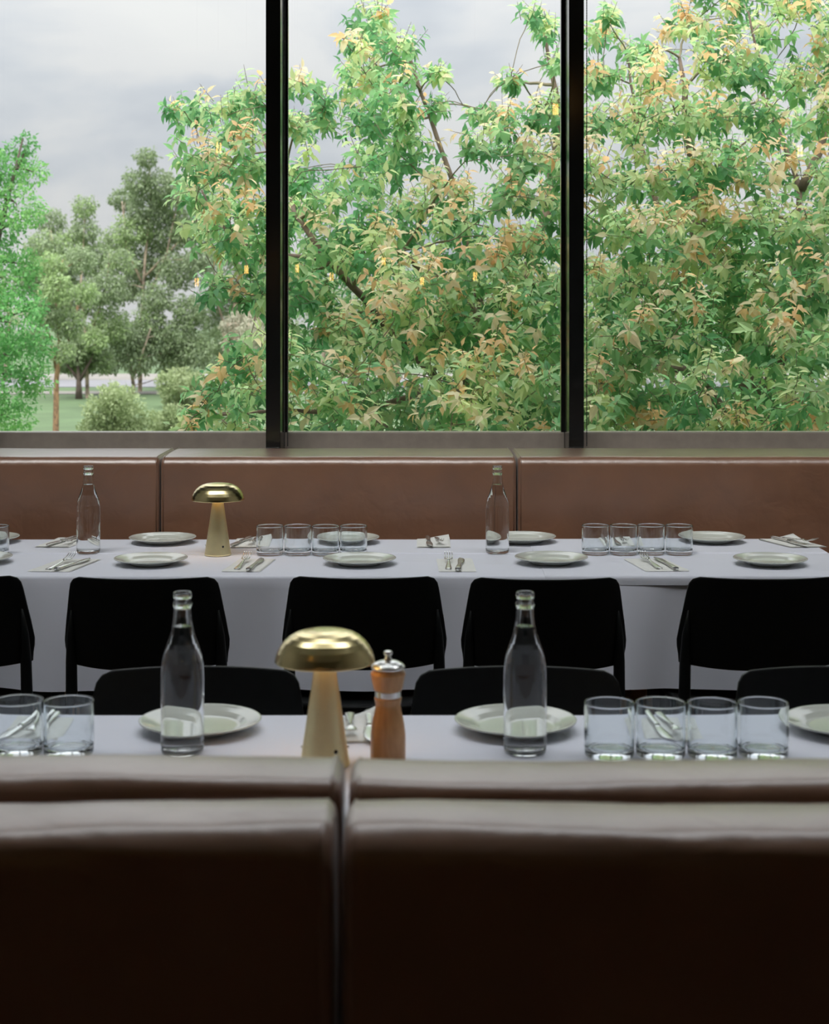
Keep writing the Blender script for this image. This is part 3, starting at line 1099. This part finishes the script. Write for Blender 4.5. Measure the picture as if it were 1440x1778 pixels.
# ------------------------------------------------------------------ outdoors: ground
GZ = CAMZ - 4.5
M['grass'] = pbr('lawn', (0.082, 0.130, 0.054), 0.9, noise=(0.35, 0.25))
M['path'] = pbr('pale_path', (0.22, 0.20, 0.18), 0.9, noise=(0.6, 0.12))
M['road'] = pbr('grey_road', (0.20, 0.195, 0.21), 0.9, noise=(0.5, 0.1))
def ground(name, x0, x1, y0, y1, z, mat, bump=0.0):
    nx, ny = 60, 40
    V, Fc = [], []
    for j in range(ny + 1):
        for i in range(nx + 1):
            x = x0 + (x1 - x0) * i / nx
            y = y0 + (y1 - y0) * j / ny
            V.append((x, y, z + bump * (math.sin(x * 0.13) + math.sin(y * 0.11 + 1))))
    for j in range(ny):
        for i in range(nx):
            a = j * (nx + 1) + i
            Fc.append((a, a + 1, a + nx + 2, a + nx + 1))
    return struct(mesh_obj(name, V, Fc, mat))
ground('ground', -250, 250, 6.4, 500, GZ, M['grass'])
ground('footpath', -120, 120, 92, 95.5, GZ + 0.03, M['path'])
ground('roadway', -200, 200, 101, 112, GZ + 0.03, M['road'])
ground('verge', -200, 200, 112, 124, GZ + 0.04, M['path'])

# ------------------------------------------------------------------ outdoors: trees
M['bark'] = pbr('maple_bark', (0.16, 0.115, 0.085), 0.85, noise=(9, 0.35), bump=(30, 0.5, 0.01))
M['twig'] = pbr('twig_bark', (0.20, 0.17, 0.11), 0.8, noise=(14, 0.25))
M['gumbark'] = pbr('gum_bark', (0.36, 0.28, 0.21), 0.85, noise=(2.2, 0.75), bump=(20, 0.5, 0.02))
M['peelbark'] = wood_mat('peeling_bark', (0.42, 0.25, 0.13), (0.10, 0.06, 0.04), (3, 3, 1.2), 0.9)
M['darkbark'] = pbr('dark_bark', (0.10, 0.075, 0.06), 0.9, noise=(4, 0.3))
LM = [leaf_mat('leaf_deep_green', (0.14, 0.36, 0.15), 0.58),
      leaf_mat('leaf_green', (0.27, 0.52, 0.22), 0.58),
      leaf_mat('leaf_light_green', (0.50, 0.68, 0.34), 0.58),
      leaf_mat('leaf_yellow_green', (0.64, 0.74, 0.36), 0.58),
      leaf_mat('leaf_peach', (0.96, 0.73, 0.48), 0.58),
      leaf_mat('leaf_orange', (0.96, 0.58, 0.30), 0.58)]

# one leaf, unit length along +y, folded along its midrib and bent at the tip
LEAF_V = np.array([(0, 0, 0), (-0.22, 0.34, 0.07), (0, 0.36, -0.02), (0.22, 0.34, 0.07), (-0.155, 0.64, 0.03), (0, 0.66, -0.05), (0.155, 0.64, 0.03), (0, 1.0, -0.16)], float)
LEAF_F = [(0, 2, 1), (0, 3, 2), (1, 2, 5, 4), (2, 3, 6, 5), (4, 5, 7), (5, 6, 7)]

def rot_from(yv, zv):
    """arrays (n,3): leaf direction and rough up -> (n,3,3) matrices with columns x,y,z"""
    y = yv / np.linalg.norm(yv, axis=1, keepdims=True)
    x = np.cross(y, zv)
    x /= np.linalg.norm(x, axis=1, keepdims=True) + 1e-9
    z = np.cross(x, y)
    return np.stack([x, y, z], axis=2)

def leaves_mesh(name, pos, rot, size, mi, mats, parent, V0=LEAF_V, F0=LEAF_F, widthf=None):
    n = len(pos)
    V = np.repeat(V0[None], n, 0)
    if widthf is not None:
        V = V.copy()
        V[:, :, 0] *= widthf[:, None]
    V = V * size[:, None, None]
    V = np.einsum('nij,nkj->nki', rot, V) + pos[:, None, :]
    k = len(V0)
    me = bpy.data.meshes.new(name)
    loops_per = [len(f) for f in F0]
    flat = np.concatenate([np.array(f) for f in F0])
    li = (flat[None, :] + (np.arange(n) * k)[:, None]).ravel()
    me.vertices.add(n * k)
    me.vertices.foreach_set('co', V.ravel())
    me.loops.add(len(li))
    me.loops.foreach_set('vertex_index', li.astype(np.int32))
    me.polygons.add(n * len(F0))
    tot = np.tile(np.array(loops_per), n)
    start = np.concatenate([[0], np.cumsum(tot)[:-1]])
    me.polygons.foreach_set('loop_start', start.astype(np.int32))
    me.polygons.foreach_set('loop_total', tot.astype(np.int32))
    for m in mats:
        me.materials.append(m)
    me.polygons.foreach_set('material_index', np.repeat(mi, len(F0)).astype(np.int32))
    me.update(calc_edges=True)
    me.validate()
    o = bpy.data.objects.new(name, me)
    COL.objects.link(o)
    if parent:
        o.parent = parent
    return o

def branch_path(a, b, sag, rr, n=7):
    a, b = Vector(a), Vector(b)
    pts = []
    L = (b - a).length
    off = Vector((rr.uniform(-1, 1), rr.uniform(-1, 1), rr.uniform(-0.2, 1))) * L * sag
    for k in range(n + 1):
        f = k / n
        p = a.lerp(b, f) + off * math.sin(PI * f) + Vector((rr.uniform(-1, 1), rr.uniform(-1, 1), rr.uniform(-1, 1))) * L * 0.012
        pts.append(p)
    return pts

def maple(label, base, limbs, circles, depth, nsprig, seed, palette):
    """broad-leaved maple: trunk, limbs, twigs; 300 nearest leaves single, the rest one mass"""
    rr = random.Random(seed)
    R = np.random.default_rng(seed)
    root = empty('maple_tree', base)
    inv = Vector(base)
    tips = []
    # trunk and limbs
    def local(pts):
        return [p - inv for p in pts]
    joints = []
    for li, (pts, r0, r1) in enumerate(limbs):
        pts = [Vector(p) for p in pts]
        dense = []
        for i in range(len(pts) - 1):
            for k in range(4):
                dense.append(pts[i].lerp(pts[i + 1], k / 4) + Vector((rr.uniform(-1, 1), rr.uniform(-1, 1), rr.uniform(-1, 1))) * 0.012)
        dense.append(pts[-1])
        n = len(dense)
        rad = [r0 + (r1 - r0) * (i / (n - 1)) for i in range(n)]
        tube('trunk' if li == 0 else 'limb', local(dense), rad, M['bark'], root, 10)
        joints += [(p, rad[i]) for i, p in enumerate(dense)]
    jp = np.array([p for p, _ in joints])
    # clumps
    clumps = []
    for (px, py, r) in circles:
        for d0 in depth:
            if len(circles[0]) and rr.random() < 0.08:
                continue
            # the crown spreads towards the building lower down
            D = d0 + 0.35 - 1.75 * min(1.0, max(0.0, py / 720)) ** 1.3 + rr.uniform(-0.35, 0.35)
            k = 0.82 if d0 != depth[0] else 1.0
            c = P(px + rr.uniform(-0.3, 0.3) * r, py + rr.uniform(-0.25, 0.25) * r, D)
            clumps.append((c, r * k * D / F, depth.index(d0)))
    clumps.sort(key=lambda q: float(np.min(np.linalg.norm(jp - np.array(q[0]), axis=1))))
    jr = [r for _, r in joints]
    TV, TF = [], []
    pos, ydir, zdir, size, mi = [], [], [], [], []
    for c, r, lay in clumps:
        # a bough from the nearest limb point or neighbouring bough to this clump
        d = np.linalg.norm(jp - np.array(c), axis=1) + 0.6 * np.maximum(0, jp[:, 2] - (c.z - 0.02))
        j = int(np.argmin(d))
        rj = jr[j]
        pts = branch_path(jp[j], c, 0.09, rr, 6)
        r0 = min(0.012, rj * 0.8)
        r1 = max(0.0028, r0 * 0.6)
        v, f = tube_geo(local(pts), [r0 + (r1 - r0) * k / 6 for k in range(7)], 5, False)
        b = len(TV)
        TV += v
        TF += [tuple(b + q for q in g_) for g_ in f]
        jp = np.vstack([jp, np.array([pts[4], pts[6]])])
        jr += [r1 * 1.1, r1]
        ns = max(5, int(nsprig * (r / 0.23) ** 2))
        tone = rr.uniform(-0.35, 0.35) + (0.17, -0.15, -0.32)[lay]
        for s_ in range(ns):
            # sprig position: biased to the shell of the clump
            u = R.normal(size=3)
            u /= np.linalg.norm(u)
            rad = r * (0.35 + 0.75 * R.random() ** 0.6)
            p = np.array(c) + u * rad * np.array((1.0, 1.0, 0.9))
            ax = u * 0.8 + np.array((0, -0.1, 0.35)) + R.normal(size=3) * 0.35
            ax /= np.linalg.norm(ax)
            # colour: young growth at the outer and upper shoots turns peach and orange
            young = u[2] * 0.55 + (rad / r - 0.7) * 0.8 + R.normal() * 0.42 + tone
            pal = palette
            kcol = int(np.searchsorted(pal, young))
            nl = rr.randint(6, 9)
            tw = p - ax * 0.07
            v, f = tube_geo([Vector(tw) - inv, Vector(p) - inv, Vector(p + ax * 0.05) - inv], [0.0022, 0.0018, 0.001], 3, False)
            b = len(TV)
            TV += v
            TF += [tuple(b + q for q in g_) for g_ in f]
            a = np.cross(ax, (0.3, 0.2, 1.0))
            a /= np.linalg.norm(a) + 1e-9
            b2 = np.cross(ax, a)
            ph = R.random() * 6.28
            for k in range(nl):
                an = ph + k * 2.39996
                f_ = k / nl
                out = a * math.cos(an) + b2 * math.sin(an)
                yd = out * (1.0 - 0.35 * f_) + ax * (0.15 + 0.5 * f_) + np.array((0, 0, -0.55))
                yd = yd + R.normal(size=3) * 0.18
                zd = ax * 0.6 + np.array((0, -0.25, 0.6)) + R.normal(size=3) * 0.25
                pos.append(p + ax * (-0.05 + 0.09 * f_))
                ydir.append(yd)
                zdir.append(zd)
                size.append((0.044 + 0.044 * R.random()) * (1.12 - 0.35 * f_))
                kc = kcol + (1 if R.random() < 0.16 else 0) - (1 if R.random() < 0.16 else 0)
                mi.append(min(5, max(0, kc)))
    tw_o = mesh_obj('twigs', TV, TF, M['twig'], root)
    tw_o['kind'] = 'stuff'
    pos = np.array(pos); ydir = np.array(ydir); zdir = np.array(zdir); size = np.array(size); mi = np.array(mi)
    rot = rot_from(ydir, zdir)
    wf = R.uniform(0.8, 1.25, len(pos))
    # the 300 leaves that show largest: nearest to the room, inside the window view
    mid = pos + rot[:, :, 1] * size[:, None] * 0.5
    px = CX + mid[:, 0] / mid[:, 1] * F
    py = HY - (mid[:, 2] - CAMZ) / mid[:, 1] * F
    face = np.abs(rot[:, 1, 2])
    ok = (px > 20) & (px < 1425) & (py > 10) & (py < 735) & ~((px > 455) & (px < 500)) & ~((px > 970) & (px < 1020))
    score = np.where(ok, size * (0.4 + face) / mid[:, 1] - 0.02 * (mid[:, 1] - mid[:, 1].min()) / 4, -9)
    order = np.argsort(-score)
    pick = order[:300]
    rest = order[300:]
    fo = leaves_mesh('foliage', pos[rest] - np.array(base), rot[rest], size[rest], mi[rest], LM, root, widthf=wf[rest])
    fo['kind'] = 'stuff'
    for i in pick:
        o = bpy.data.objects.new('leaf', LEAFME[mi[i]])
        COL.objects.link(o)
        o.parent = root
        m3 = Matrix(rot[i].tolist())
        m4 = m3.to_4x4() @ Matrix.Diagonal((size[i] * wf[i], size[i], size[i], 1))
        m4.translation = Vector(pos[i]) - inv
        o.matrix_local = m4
    tag(root, label, 'tree', 'maples outside the windows')
    return len(pos)

LEAFME = []
for k in range(6):
    me = bpy.data.meshes.new('leaf')
    me.from_pydata([tuple(v) for v in LEAF_V], [], LEAF_F)
    me.materials.append(LM[k])
    LEAFME.append(me)

CA = [(330, 195, 42), (395, 205, 55), (440, 160, 38), (350, 270, 50), (425, 285, 65), (345, 325, 42), (410, 370, 62), (350, 395, 35), (430, 440, 50), (375, 490, 35), (440, 510, 38),
      (425, 615, 45), (380, 665, 45), (440, 690, 60), (360, 720, 40), (325, 740, 22), (420, 780, 70),
      (650, 35, 50), (690, 70, 45), (610, 75, 30), (640, 120, 55), (690, 150, 50), (655, 205, 60), (720, 205, 40), (700, 265, 60), (640, 285, 50), (765, 130, 20), (760, 175, 22),
      (515, 150, 34), (560, 175, 30), (510, 225, 40), (555, 200, 28), (520, 310, 50), (570, 350, 45), (500, 370, 60),
      (770, 330, 55), (840, 250, 45), (880, 205, 35), (830, 190, 22), (880, 140, 20), (905, 260, 50), (950, 190, 45), (950, 55, 32), (930, 25, 24), (968, 110, 30), (960, 270, 50), (880, 330, 55), (950, 345, 40),
      (800, 400, 70), (890, 420, 60), (950, 420, 35), (640, 370, 70), (720, 390, 70), (560, 430, 70), (640, 460, 80), (720, 480, 80), (800, 480, 70), (880, 490, 65), (950, 510, 60),
      (520, 500, 70), (580, 560, 75), (660, 560, 80), (740, 570, 80), (830, 560, 75), (910, 590, 75), (980, 600, 60),
      (520, 620, 70), (600, 650, 80), (690, 660, 80), (780, 650, 80), (870, 670, 80), (950, 680, 75), (520, 720, 70), (600, 740, 75), (690, 750, 80), (780, 750, 80), (870, 760, 80), (960, 770, 80),
      (480, 800, 80), (580, 830, 80), (690, 840, 80), (800, 840, 80), (900, 850, 80)]
CB = [(1035, 60, 32), (1055, 25, 20), (1105, 75, 40), (1050, 130, 42), (1140, 130, 55), (1190, 40, 42), (1240, 90, 50), (1250, 25, 45), (1320, 40, 55), (1300, 110, 50), (1400, 40, 60), (1440, 110, 60), (1380, 140, 40), (1480, 40, 60), (1300, -40, 60), (1400, -50, 70), (1230, -40, 40),
      (1040, 215, 50), (1110, 215, 60), (1190, 190, 55), (1250, 200, 55), (1330, 210, 55), (1420, 215, 60), (1500, 180, 70),
      (1030, 300, 60), (1110, 310, 55), (1190, 300, 60), (1270, 290, 65), (1350, 300, 65), (1430, 310, 65), (1510, 290, 70),
      (1040, 390, 65), (1120, 400, 70), (1200, 390, 75), (1280, 385, 70), (1360, 400, 70), (1440, 400, 70), (1520, 400, 75),
      (1040, 480, 70), (1120, 490, 75), (1200, 480, 75), (1280, 490, 75), (1370, 490, 75), (1450, 490, 75), (1530, 500, 75),
      (1030, 570, 70), (1110, 580, 75), (1200, 575, 80), (1290, 570, 85), (1380, 590, 75), (1460, 590, 75),
      (1040, 660, 70), (1120, 670, 75), (1210, 680, 75), (1300, 670, 75), (1390, 680, 75), (1470, 680, 80),
      (1040, 750, 70), (1130, 760, 75), (1220, 760, 75), (1310, 760, 75), (1400, 760, 75), (1480, 770, 80), (1100, 850, 80), (1210, 850, 80), (1320, 850, 80), (1430, 850, 80),
      (1600, 300, 90), (1600, 450, 90), (1600, 600, 90), (1600, 750, 90), (1600, 120, 90), (1700, 500, 90), (1700, 680, 90)]
bA = (P(815, 900, 9.6).x, 9.6, GZ)
LA = [([bA, P(812, 1000, 9.6), P(800, 770, 9.3)], 0.13, 0.06),
      ([P(800, 770, 9.3), P(745, 640, 8.6), P(650, 545, 8.45), P(570, 455, 8.45), P(522, 385, 8.55), P(490, 300, 8.9), P(440, 220, 9.2)], 0.028, 0.006),
      ([P(800, 760, 9.55), P(850, 600, 9.8), P(815, 430, 9.9), P(780, 298, 9.8), P(717, 112, 9.8), P(660, 20, 9.8)], 0.034, 0.004),
      ([P(850, 600, 9.8), P(920, 470, 9.9), P(957, 346, 9.9), P(968, 180, 9.9), P(945, 40, 9.9)], 0.05, 0.008),
      ([P(790, 705, 9.5), P(830, 560, 9.2), P(800, 505, 9.0), P(755, 497, 8.9), P(700, 440, 8.8)], 0.045, 0.012),
      ([P(760, 672, 8.85), P(620, 715, 8.3), P(480, 715, 7.9), P(380, 720, 7.6)], 0.018, 0.006),
      ([P(570, 455, 8.5), P(480, 440, 8.9), P(400, 420, 8.9), P(350, 330, 8.9)], 0.012, 0.005)]
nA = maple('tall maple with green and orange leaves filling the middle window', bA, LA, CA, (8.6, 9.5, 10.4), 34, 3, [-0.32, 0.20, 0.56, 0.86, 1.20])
bB = (P(1330, 900, 9.6).x, 9.7, GZ)
LB = [([bB, P(1325, 1000, 9.7), P(1310, 780, 9.7), P(1290, 600, 9.7), P(1212, 380, 9.6), P(1205, 320, 9.6), P(1180, 100, 9.6)], 0.16, 0.010),
      ([P(1310, 780, 9.7), P(1370, 560, 9.4), P(1433, 480, 9.2), P(1500, 380, 9.2)], 0.05, 0.012),
      ([P(1290, 600, 9.7), P(1180, 480, 9.9), P(1127, 313, 9.9), P(1103, 197, 9.9), P(1090, 90, 9.9)], 0.024, 0.006),
      ([P(1370, 560, 9.4), P(1390, 330, 9.6), P(1330, 180, 9.7), P(1300, 20, 9.7)], 0.022, 0.006),
      ([P(1310, 780, 9.7), P(1200, 640, 9.0), P(1100, 640, 8.8), P(1040, 680, 8.7)], 0.04, 0.010),
      ([P(1390, 330, 9.6), P(1450, 200, 9.6), P(1460, 60, 9.6)], 0.03, 0.008)]
nB = maple('leafy maple with green and peach leaves filling the right window', bB, LB, CB, (8.5, 9.4, 10.3), 34, 5, [-0.38, 0.14, 0.50, 0.80, 1.16])
print('maple leaves', nA, nB)

TUFT_V = np.array([(0, 0, 0), (-0.22, 0.45, 0.05), (0.22, 0.45, 0.05), (0, 1.0, -0.08)], float)
TUFT_F = [(0, 2, 3, 1)]
def leafy(name, label, base, trunks, clumps, mats, leaf, count, seed, bark, droop=0.3, group=None, shell=0.5, cat='tree', weights=None):
    """distant tree or shrub: trunks [(points, r0, r1)], clumps [(centre, radius xyz)]"""
    rr = random.Random(seed)
    R = np.random.default_rng(seed)
    root = empty(name, base)
    inv = Vector(base)
    jp = []
    for li, (pts, r0, r1) in enumerate(trunks):
        n = len(pts)
        tube('trunk' if li == 0 else 'limb', [Vector(p) - inv for p in pts], [r0 + (r1 - r0) * i / (n - 1) for i in range(n)], M[bark], root, 8)
        for i in range(n - 1):
            for k in range(3):
                jp.append(Vector(pts[i]).lerp(Vector(pts[i + 1]), k / 3))
    TV, TF = [], []
    pos, yd, zd, mi = [], [], [], []
    tot = sum(r[0] * r[2] for _, r in clumps)
    for c, r in clumps:
        if jp:
            j = min(jp, key=lambda q: (q - c).length + 0.8 * max(0, q.z - c.z))
            pts = branch_path(j, c, 0.12, rr, 5)
            r0 = trunks[0][1] * 0.22
            v, f = tube_geo([p - inv for p in pts], [r0 * (1 - 0.8 * k / 5) for k in range(6)], 4, False)
            b = len(TV)
            TV += v
            TF += [tuple(b + q for q in g_) for g_ in f]
        n = int(count * r[0] * r[2] / tot)
        u = R.normal(size=(n, 3))
        u /= np.linalg.norm(u, axis=1, keepdims=True)
        rad = shell + (1.05 - shell) * R.random(n) ** 0.7
        # ragged outline
        rag = 1 + 0.22 * np.sin(u[:, 0] * 7 + rr.uniform(0, 6)) * np.sin(u[:, 2] * 6 + rr.uniform(0, 6))
        p = np.array(c) + u * (rad * rag)[:, None] * np.array(r)
        pos.append(p)
        yd.append(u * 0.6 + R.normal(size=(n, 3)) * 0.6 + np.array((0, 0, -droop)))
        zd.append(R.normal(size=(n, 3)) * 0.7 + np.array((0, -0.3, 0.7)))
        base_k = rr.random()
        km = (base_k * 0.6 + 0.4 * R.random(n)) * len(mats)
        mi.append(np.clip(km.astype(int), 0, len(mats) - 1))
    if TV:
        mesh_obj('branches', TV, TF, M[bark], root)
    pos = np.concatenate(pos); yd = np.concatenate(yd); zd = np.concatenate(zd); mi = np.concatenate(mi)
    fo = leaves_mesh('foliage', pos - np.array(base), rot_from(yd, zd), leaf * R.uniform(0.6, 1.3, len(pos)), mi, mats, root, TUFT_V, TUFT_F, R.uniform(0.8, 1.4, len(pos)))
    fo['kind'] = 'stuff'
    tag(root, label, cat, group)
    return root

def clump_list(circ, D, dj, rr, sq=0.9):
    out = []
    for (px, py, r) in circ:
        d = D + rr.uniform(-dj, dj)
        k = r * d / F
        out.append((P(px, py, d), (k, k * 1.1, k * sq)))
    return out

GUM = [leaf_mat('gum_leaf_olive', (0.23, 0.31, 0.145), 0.35, 0.2, nscale=0.12), leaf_mat('gum_leaf_grey', (0.29, 0.36, 0.21), 0.35, 0.2, nscale=0.12), leaf_mat('gum_leaf_fresh', (0.34, 0.46, 0.20), 0.35, 0.2, nscale=0.12)]
OAK = [leaf_mat('oak_leaf_mid', (0.12, 0.33, 0.10), 0.45, 0.2), leaf_mat('oak_leaf_bright', (0.19, 0.45, 0.14), 0.45, 0.2), leaf_mat('oak_leaf_lime', (0.30, 0.55, 0.19), 0.45, 0.2)]
SHR = [leaf_mat('shrub_leaf_sage', (0.29, 0.36, 0.17), 0.3, 0.2, nscale=0.3), leaf_mat('shrub_leaf_pale', (0.39, 0.46, 0.24), 0.3, 0.2, nscale=0.3)]
DRY = [leaf_mat('dry_leaf_brown', (0.44, 0.36, 0.27), 0.3, 0.2, nscale=0.3), leaf_mat('dry_leaf_grey', (0.42, 0.41, 0.30), 0.3, 0.2, nscale=0.3)]
rr = random.Random(21)

# bright green tree at the left edge
D = 19.0
circ = [(-30, 300, 50), (15, 290, 40), (45, 250, 22), (60, 300, 25), (30, 360, 45), (-20, 400, 60), (60, 375, 20), (10, 480, 55), (45, 460, 30), (-50, 500, 70), (20, 560, 60), (60, 530, 25), (-40, 600, 70), (40, 620, 45), (70, 600, 25), (10, 680, 55), (65, 660, 28), (-50, 700, 60), (-10, 760, 55), (30, 730, 30), (-110, 400, 70), (-120, 550, 80), (-110, 700, 80), (-60, 300, 60)]
b = (P(-60, 900, D).x, D, GZ)
leafy('oak_tree', 'bright green leafy tree at the left edge of the view', b,
      [([b, P(-58, 800, D), P(-40, 560, D), P(0, 400, D), P(40, 240, D)], 0.10, 0.01)], clump_list(circ, D, 0.5, rr), OAK, 0.058, 24000, 1, 'darkbark', 0.2)

def gum(label, D, base_px, circ, trunks_px, count, seed, mats=GUM, leaf=None, bark='gumbark', name='gum_tree', r0=None):
    b = (P(base_px, 548, D).x, D, GZ)
    r0 = r0 or 0.0016 * D
    tr = []
    for i, pts in enumerate(trunks_px):
        q = [P(x, y, D) for x, y in pts]
        if i == 0:
            q = [Vector(b)] + q
        tr.append((q, r0 if i == 0 else r0 * 0.5, r0 * 0.25))
    leafy(name, label, b, tr, clump_list(circ, D, D * 0.02, random.Random(seed)), mats, leaf or 0.0021 * D, int(count * 2.0), seed, bark, 0.7, 'trees in the park beyond the windows', shell=0.35)

gum('slim gum tree with pale bark peeling near the left oak', 52.0, 97,
    [(100, 500, 30), (75, 540, 28), (120, 560, 30), (150, 510, 22), (60, 590, 22), (110, 610, 22), (90, 460, 26), (140, 450, 26)],
    [[(97, 745), (98, 660), (104, 600), (96, 520), (110, 450)], [(100, 640), (120, 590), (135, 530)], [(98, 640), (88, 590), (70, 540)]], 5000, 31, bark='peelbark', r0=0.12)
gum('tall gum tree rising highest left of the maple', 95.0, 243,
    [(255, 275, 20), (240, 315, 26), (280, 320, 30), (215, 345, 24), (255, 360, 36), (300, 360, 32), (330, 320, 26), (230, 400, 34), (285, 410, 38), (330, 400, 32), (200, 420, 26), (250, 460, 38), (310, 470, 38), (350, 450, 30), (220, 500, 28), (270, 520, 32), (330, 540, 34)],
    [[(243, 680), (246, 560), (252, 450), (262, 340), (258, 270)], [(248, 540), (290, 440), (310, 340)], [(250, 500), (220, 430), (212, 350)], [(252, 480), (330, 400), (340, 320)]], 14000, 32)
gum('rounded gum tree between the left oak and the tallest gum', 88.0, 150,
    [(146, 360, 22), (148, 400, 26), (90, 385, 26), (75, 430, 32), (120, 430, 34), (165, 450, 36), (100, 480, 36), (185, 500, 36), (140, 520, 38), (90, 540, 32), (190, 560, 34), (150, 590, 30), (60, 480, 34), (210, 455, 26)],
    [[(152, 690), (150, 600), (140, 500), (147, 380)], [(150, 600), (185, 500), (190, 440)], [(148, 580), (100, 480), (88, 400)]], 12000, 33)
gum('small dark-trunked tree standing on the lawn', 87.0, 137,
    [(125, 610, 26), (150, 600, 28), (175, 625, 24), (140, 635, 22), (110, 630, 18), (165, 590, 22)],
    [[(137, 668), (136, 645), (132, 610)], [(138, 662), (155, 630), (168, 600)], [(137, 660), (118, 635), (112, 615)]], 4000, 34, bark='darkbark', r0=0.20)
gum('broad gum tree behind the round shrub', 92.0, 230,
    [(215, 600, 30), (245, 585, 32), (280, 600, 30), (260, 560, 30), (200, 575, 26), (300, 630, 28), (240, 630, 26), (310, 580, 32), (340, 610, 34), (190, 630, 22), (330, 660, 26)],
    [[(232, 670), (226, 630), (215, 590)], [(230, 660), (245, 620), (262, 570)]], 8000, 35)
gum('grey-green gum tree behind the lower left maple boughs', 98.0, 400,
    [(380, 420, 36), (420, 440, 40), (390, 500, 40), (440, 520, 44), (360, 540, 34), (400, 560, 40), (450, 600, 44), (400, 620, 40), (370, 590, 32), (420, 660, 36), (470, 460, 40), (470, 540, 40)],
    [[(400, 690), (402, 600), (410, 500), (420, 430)], [(402, 600), (375, 520), (370, 430)]], 9000, 36, mats=GUM[:2])
gum('brownish dry tree in the gap beside the left mullion', 80.0, 430,
    [(420, 560, 26), (440, 580, 28), (410, 590, 22), (450, 550, 24), (400, 565, 18)], [[(430, 690), (428, 620), (432, 560)]], 2500, 37, mats=DRY)
# more park trees behind the maples, glimpsed through their gaps
for i, (px, D_, s) in enumerate(((560, 105, 1.0), (690, 100, 0.9), (830, 108, 1.05), (960, 98, 0.95), (1090, 106, 1.0), (1220, 102, 1.1), (1360, 100, 0.95), (1490, 106, 1.0), (1620, 102, 1.0), (-120, 105, 1.0), (-240, 100, 1.0), (10, 110, 1.0))):
    r2 = random.Random(60 + i)
    circ = [(px + r2.uniform(-70, 70) * s, 560 - r2.uniform(-80, 110) * s, r2.uniform(26, 40)) for _ in range(14)]
    place = ['behind the left part of middle window', 'left of the thick branch', 'behind the centre of middle window', 'behind the right mullion', 'at left of the right window', 'near the middle of right window',
             'at right of the right window', 'past the right edge', 'far past the right edge', 'past the left edge', 'far past the left edge', 'behind the bright left tree'][i]
    gum('distant park tree ' + place, float(D_), px, circ, [[(px, 640), (px + 6, 560), (px - 4, 490)]], 3500, 60 + i)
# shrubs on the lawn
def shrub(label, px, py, D, circ, count, seed):
    b = (P(px, 548, D).x, D, GZ)
    leafy('garden_shrub', label, b, [([Vector(b), P(px, py, D)], 0.06, 0.02)], clump_list(circ, D, D * 0.015, random.Random(seed), 1.0), SHR, 0.0021 * D, count * 2, seed, 'darkbark', 0.0, 'shrubs on the lawn', shell=0.35, cat='shrub')
shrub('round sage green shrub in the middle of the lawn', 200, 720, 56.0, [(195, 690, 26), (170, 715, 26), (215, 700, 28), (235, 725, 24), (190, 735, 30), (155, 745, 20), (220, 750, 30), (180, 765, 34), (240, 770, 30)], 6000, 41)
shrub('low pale shrub right of the round shrub', 285, 730, 58.0, [(275, 735, 20), (300, 725, 22), (320, 740, 22), (290, 755, 26), (330, 765, 26)], 3500, 42)
shrub('loose grey shrub near the road at right of the round shrub', 310, 690, 80.0, [(290, 665, 20), (315, 660, 22), (340, 670, 22), (300, 690, 20), (330, 695, 22), (360, 680, 22), (390, 690, 22)], 4000, 43)
shrub('small shrub on the lawn left of the gum trunk', 62, 760, 54.0, [(55, 775, 16), (75, 780, 14)], 800, 44)
